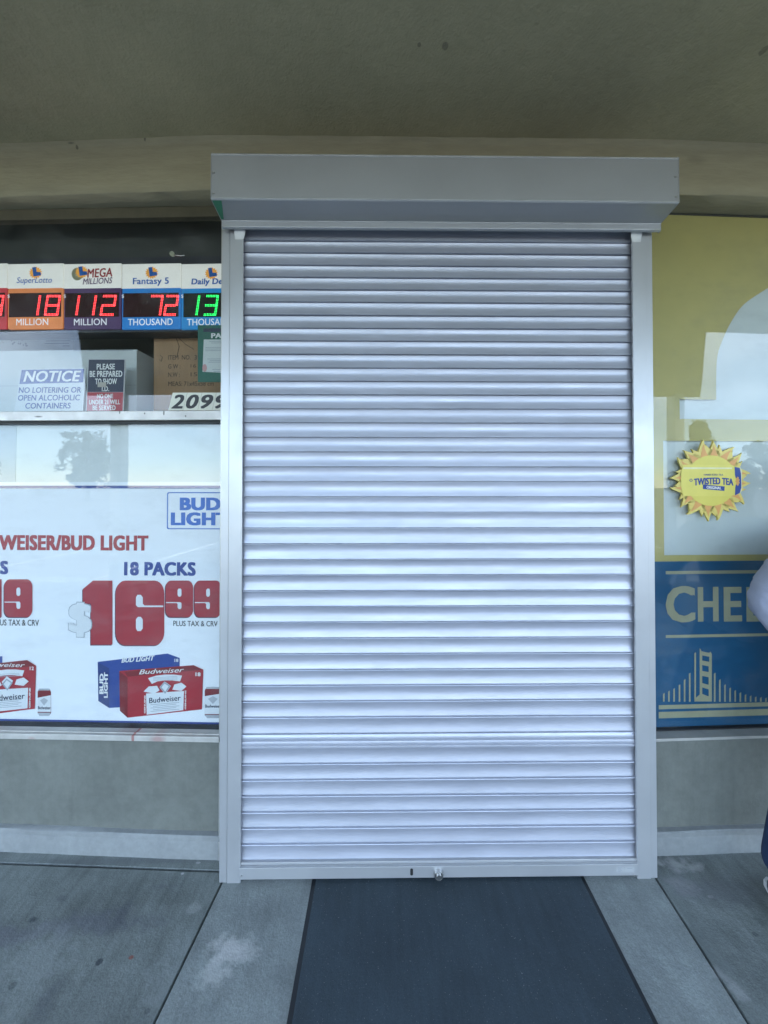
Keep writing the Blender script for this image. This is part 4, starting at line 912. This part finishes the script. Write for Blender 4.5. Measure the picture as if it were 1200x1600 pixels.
f = MB(); TS(f, S, 'ORIGINAL', 1103, 759.8, 1126, 764.2, n0 - .0032, bold=.04, warp=lambda a, b, q: (q[0], q[1] - (a - .5) * .004)); f.build('can_lettering', mat_wtext, cn_)

# ================================================================== person at the right edge
def skin(verts, edges, rad, sub=2):
    me = bpy.data.meshes.new('sk'); me.from_pydata(verts, edges, []); ob = bpy.data.objects.new('sk', me); COL.objects.link(ob)
    ob.modifiers.new('s', 'SKIN'); md = ob.modifiers.new('u', 'SUBSURF'); md.levels = sub; md.render_levels = sub
    for i, r in enumerate(rad):
        d = me.skin_vertices[0].data[i]; d.radius = r if isinstance(r, tuple) else (r, r); d.use_root = (i == 0)
    dg = bpy.context.evaluated_depsgraph_get(); dg.update()
    e = ob.evaluated_get(dg); m2 = e.to_mesh(); v = [tuple(p.co) for p in m2.vertices]; fs = [tuple(p.vertices) for p in m2.polygons]
    e.to_mesh_clear(); bpy.data.objects.remove(ob); bpy.data.meshes.remove(me); return v, fs
pe = thing('person', 'person in a pale long-sleeved top and blue jeans, elbow out, at the right edge', 'person', FC, (1.768, 1.40, 0))
BX, BY = 1.768, 1.40
def Wp(p): return (p[0] + BX, p[1] + BY, p[2] * .915)
def chain(pts, rad, closed=None): return [Wp(p) for p in pts], [(i, i + 1) for i in range(len(pts) - 1)], rad
m_skin = M('skin', (.45, .26, .18), .5, var=.08, scale=20); m_shirt = M('pale_cotton', (.29, .31, .40), .85, var=.06, scale=14, bump=.5, bscale=30)
m_jean = M('blue_denim', (.012, .03, .08), .85, var=.2, scale=18, bump=.2, bscale=300); m_shoe = M('shoe_upper', (.05, .06, .09), .6, var=.1); m_sole = M('white_sole', (.62, .62, .62), .5, var=.05); m_hair = M('dark_hair', (.02, .014, .01), .6, var=.3, scale=40, stretch=(1, 1, .2), bump=.6, bscale=60)
bodymb = MB()
V = [(0, 0, .95), (0, .01, 1.12), (0, 0, 1.30), (0, .015, 1.44), (0, .005, 1.52), (0, -.01, 1.58), (0, -.012, 1.66), (0, -.005, 1.725),
     (-.17, .01, 1.41), (-.385, -.02, 1.18), (-.255, -.105, .985), (.17, .01, 1.41), (.235, .03, 1.12), (.245, -.03, .88),
     (-.09, 0, .90), (-.235, -.03, .50), (-.305, .02, .10), (.09, 0, .90), (.11, -.03, .50), (.12, .02, .10)]
E = [(0, 1), (1, 2), (2, 3), (3, 4), (4, 5), (5, 6), (6, 7), (3, 8), (8, 9), (9, 10), (3, 11), (11, 12), (12, 13), (0, 14), (14, 15), (15, 16), (0, 17), (17, 18), (18, 19)]
Rr = [(.10, .07), (.10, .07), (.11, .075), (.07, .06), (.060, .062), (.082, .098), (.092, .116), (.078, .098), .04, .036, .026, .05, .036, .026, .075, .052, .038, .075, .052, .038]
bodymb.add(*skin([Wp(p) for p in V], E, Rr))
def hand(w_, d, nrm, side):
    """palm and five bent fingers; d = direction of the fingers, nrm = back of the hand, side = towards the thumb"""
    w_, d, nrm, side = Vector(w_), Vector(d).normalized(), Vector(nrm).normalized(), Vector(side).normalized()
    v, f_ = skin([Wp(w_ - d * .09), Wp(w_ - d * .02), Wp(w_ + d * .03), Wp(w_ + d * .095)], [(0, 1), (1, 2), (2, 3)], [(.028, .024), (.029, .022), (.038, .019), (.042, .017)], 2); bodymb.add(v, f_)
    for o, ln in ((.028, .072), (.010, .082), (-.010, .076), (-.027, .058)):
        b_ = w_ + d * .08 + side * o; p1 = b_ + d * ln * .45 - nrm * .006; p2 = p1 + (d * .8 - nrm * .5).normalized() * ln * .32; p3 = p2 + (d * .55 - nrm * .8).normalized() * ln * .25
        v, f_ = skin([Wp(x) for x in (b_, p1, p2, p3)], [(0, 1), (1, 2), (2, 3)], [.0095, .009, .0082, .007], 2); bodymb.add(v, f_)
    b_ = w_ + d * .03 + side * .028; p1 = b_ + (side * .7 + d * .6).normalized() * .034; p2 = p1 + (side * .25 + d * .9 - nrm * .2).normalized() * .03
    v, f_ = skin([Wp(x) for x in (b_, p1, p2)], [(0, 1), (1, 2)], [.013, .0105, .0085], 2); bodymb.add(v, f_)
hand((-.238, -.118, .965), (.42, -.10, -.75), (-.75, -.6, -.2), (.3, -.9, .2))
hand((.247, -.04, .85), (.0, -.15, -1), (1, -.1, 0), (0, -1, .1))
# nose, mouth, ears
v, f_ = skin([Wp((0, -.096, 1.655)), Wp((0, -.116, 1.628)), Wp((0, -.100, 1.615))], [(0, 1), (1, 2)], [.008, .014, .012]); bodymb.add(v, f_)
for s_ in (-1, 1):
    v, f_ = skin([Wp((s_ * .080, .005, 1.665)), Wp((s_ * .089, .012, 1.648)), Wp((s_ * .080, .002, 1.618))], [(0, 1), (1, 2)], [(.006, .011), (.007, .013), (.005, .008)]); bodymb.add(v, f_)
bodymb.build('body', m_skin, pe, smooth=70)
f = MB(); f.add(*skin([Wp((-.024, -.088, 1.588)), Wp((0, -.096, 1.589)), Wp((.024, -.088, 1.588))], [(0, 1), (1, 2)], [.005, .007, .005])); f.build('mouth', M('lips', (.36, .14, .12), .5), pe, smooth=70)
for s_ in (-1, 1):
    f = MB(); f.add(*skin([Wp((s_ * .032 - .008, -.098, 1.655)), Wp((s_ * .032, -.101, 1.655)), Wp((s_ * .032 + .008, -.098, 1.655))], [(0, 1), (1, 2)], [.006, .008, .006])); f.build('eye', M('eye_white', (.6, .6, .58), .2), pe, smooth=70)
    f = MB(); f.disc(BX + s_ * .032, 1.655 * .915, BY - .110, BY - .108, .005, 12); f.build('iris', M('iris_brown', (.04, .02, .01), .2), pe)
f = MB(); f.add(*skin([Wp((0, .035, 1.60)), Wp((0, .035, 1.68)), Wp((0, .012, 1.745)), Wp((0, -.060, 1.742))], [(0, 1), (1, 2), (2, 3)], [(.074, .06), (.098, .088), (.090, .062), (.062, .03)])); f.build('hair', m_hair, pe, smooth=70)
V2 = [(0, .0, .77), (0, .01, 1.06), (0, .0, 1.30), (0, .015, 1.42), (0, .01, 1.475), (-.175, .01, 1.40), (-.290, .0, 1.285), (-.388, -.02, 1.175), (-.345, -.065, 1.09), (-.270, -.10, .998), (.175, .01, 1.40), (.215, .025, 1.26), (.237, .03, 1.12), (.245, -.0, 1.0), (.247, -.028, .90)]
E2 = [(0, 1), (1, 2), (2, 3), (3, 4), (3, 5), (5, 6), (6, 7), (7, 8), (8, 9), (3, 10), (10, 11), (11, 12), (12, 13), (13, 14)]
from mathutils import noise as mn
v, f_ = skin([Wp(p) for p in V2], E2, [(.185, .135), (.168, .122), (.178, .125), (.125, .095), (.070, .068), .078, .062, .050, .052, .042, .075, .066, .058, .05, .04], 4)
def fold(p):                                  # cloth creases
    q_ = Vector(p); a = mn.noise(Vector((q_.x * 9, q_.y * 9, q_.z * 26))); b_ = mn.noise(Vector((q_.x * 30 + q_.z * 22, q_.y * 14, q_.z * 9 - q_.x * 14)))
    d = (1 - abs(b_) * 2.2) * .007 + a * .007
    c_ = Vector((BX if abs(q_.x - BX) < .2 else q_.x, BY, q_.z)); o_ = (q_ - c_)
    return tuple(q_ + (o_.normalized() if o_.length > 1e-4 else Vector((0, -1, 0))) * d + Vector((-.4 if q_.x < BX - .2 else 0, 0, 0)) * d)
v = [fold(p) for p in v]
f = MB(); f.add(v, f_); f.build('long_sleeved_top', m_shirt, pe, smooth=70)
V3 = [(0, 0, 1.04), (0, 0, .88), (-.10, 0, .82), (-.222, -.02, .52), (-.275, -.01, .30), (-.308, -.005, .075), (.10, 0, .82), (.11, -.02, .52), (.115, -.01, .30), (.12, -.005, .075)]
f = MB(); f.add(*skin([Wp(p) for p in V3], [(0, 1), (1, 2), (2, 3), (3, 4), (4, 5), (1, 6), (6, 7), (7, 8), (8, 9)], [(.13, .09), (.158, .115), .105, .080, .070, .070, .105, .080, .070, .070])); f.build('jeans', m_jean, pe, smooth=70)
for s_, ax, tx in ((-1, -.315, -.39), (1, .12, .15)):
    f = MB(); f.add(*skin([Wp((ax, .015, .045)), Wp((ax + (tx - ax) * .4, -.065, .05)), Wp((tx, -.175, .035)), Wp((tx + (tx - ax) * .15, -.22, .028))], [(0, 1), (1, 2), (2, 3)], [(.038, .04), (.042, .042), (.046, .03), (.035, .02)])); so_ = f.build('shoe', m_shoe, pe, smooth=70)
    f = MB(); out = []
    d = Vector((tx - ax, -.19)).normalized(); sd_ = Vector((-d.y, d.x)); c0 = Vector((ax, -.025))
    for t_, w_ in ((-.075, .025), (-.06, .038), (.0, .040), (.08, .044), (.14, .052), (.185, .044), (.21, .026)): out.append((t_, w_))
    lp_ = [c0 + d * t_ + sd_ * w_ for t_, w_ in out] + [c0 + d * t_ - sd_ * w_ for t_, w_ in reversed(out)]
    k = len(lp_); f.v = [(BX + p.x, BY + p.y, .001) for p in lp_] + [(BX + p.x, BY + p.y, .030) for p in lp_]
    f.f = [tuple(reversed(range(k))), tuple(range(k, 2 * k))] + [(i, (i + 1) % k, (i + 1) % k + k, i + k) for i in range(k)]
    f.build('sole', m_sole, so_, bevel=.005)

# ================================================================== trees across the car park (they show in the panes)
m_leaf = M('foliage', (.055, .085, .030), .7, var=.45, scale=1.2); m_bark = M('bark', (.10, .075, .055), .9, var=.2)
m_leaf2 = M('foliage_light', (.13, .16, .075), .7, var=.4, scale=1.2)
def tree(x, y, h, w_, label, mat, n=1500, pointed=False):
    t = thing('tree', label, 'tree', FC, (x, y, -.13), 'trees across the car park')
    f = MB(); f.tube([(x, y, -.13), (x + .1, y, h * .25), (x - .1, y + .1, h * .55), (x, y, h * .85)], [h * .03, h * .024, h * .015, .03], 8)
    for k_ in range(6):
        a = k_ * 1.05; z0 = h * (.28 + .08 * k_); f.tube([(x, y, z0), (x + math.cos(a) * w_ * .3, y + math.sin(a) * w_ * .3, z0 + h * .12), (x + math.cos(a) * w_ * .42, y + math.sin(a) * w_ * .42, z0 + h * .2)], [h * .011, h * .007, .02], 6)
    f.build('trunk', m_bark, t, smooth=50)
    f = MB(); cl = []
    for k_ in range(70):
        zt_ = random.uniform(.22, 1); rad = w_ * .5 * ((1.02 - zt_) * 1.1 if pointed else math.sqrt(max(.05, 1 - (2 * zt_ - 1.15) ** 2)))
        a = random.uniform(0, 6.28); rr = rad * math.sqrt(random.random()) * random.uniform(.6, 1.15)
        cl.append((x + math.cos(a) * rr, y + math.sin(a) * rr, h * zt_ * .97, w_ * random.uniform(.06, .15)))
    for k_ in range(n * 2):
        c = random.choice(cl); d = Vector((random.gauss(0, 1), random.gauss(0, 1), random.gauss(0, 1))).normalized() * c[3] * random.random() ** .4
        p = Vector(c[:3]) + d; a = Vector((random.gauss(0, 1), random.gauss(0, 1), random.gauss(0, 1))).normalized(); b_ = a.orthogonal().normalized(); s_ = w_ * random.uniform(.02, .045)
        f.add([p + a * s_, p + b_ * s_ * .6, p - a * s_, p - b_ * s_ * .6], [(0, 1, 2, 3)])
    f.build('crown', mat, t)
tree(-36, -38, 7.6, 6.0, 'broad light green tree across the car park, tallest of those mirrored at left', m_leaf2, 2600)
tree(-33, -39, 3.4, 2.2, 'small conical tree right of the broad light green tree across the car park', m_leaf, 900, True)
tree(-20, -40, 3.6, 2.6, 'small rounded tree mirrored in the left pane next to the shutter', m_leaf, 900)
tree(39, -37, 8.8, 6.4, 'tall dark tree mirrored in the right window', m_leaf, 2600, True)
tree(50, -39, 7.0, 6.0, 'bushy tree at the right end of the row across the car park', m_leaf2, 1500)
tree(12, -46, 5.0, 4.4, 'bushy tree in the middle of the row across the car park', m_leaf, 1400)

for o in scene.objects:
    if 'base_' in o: del o['base_']
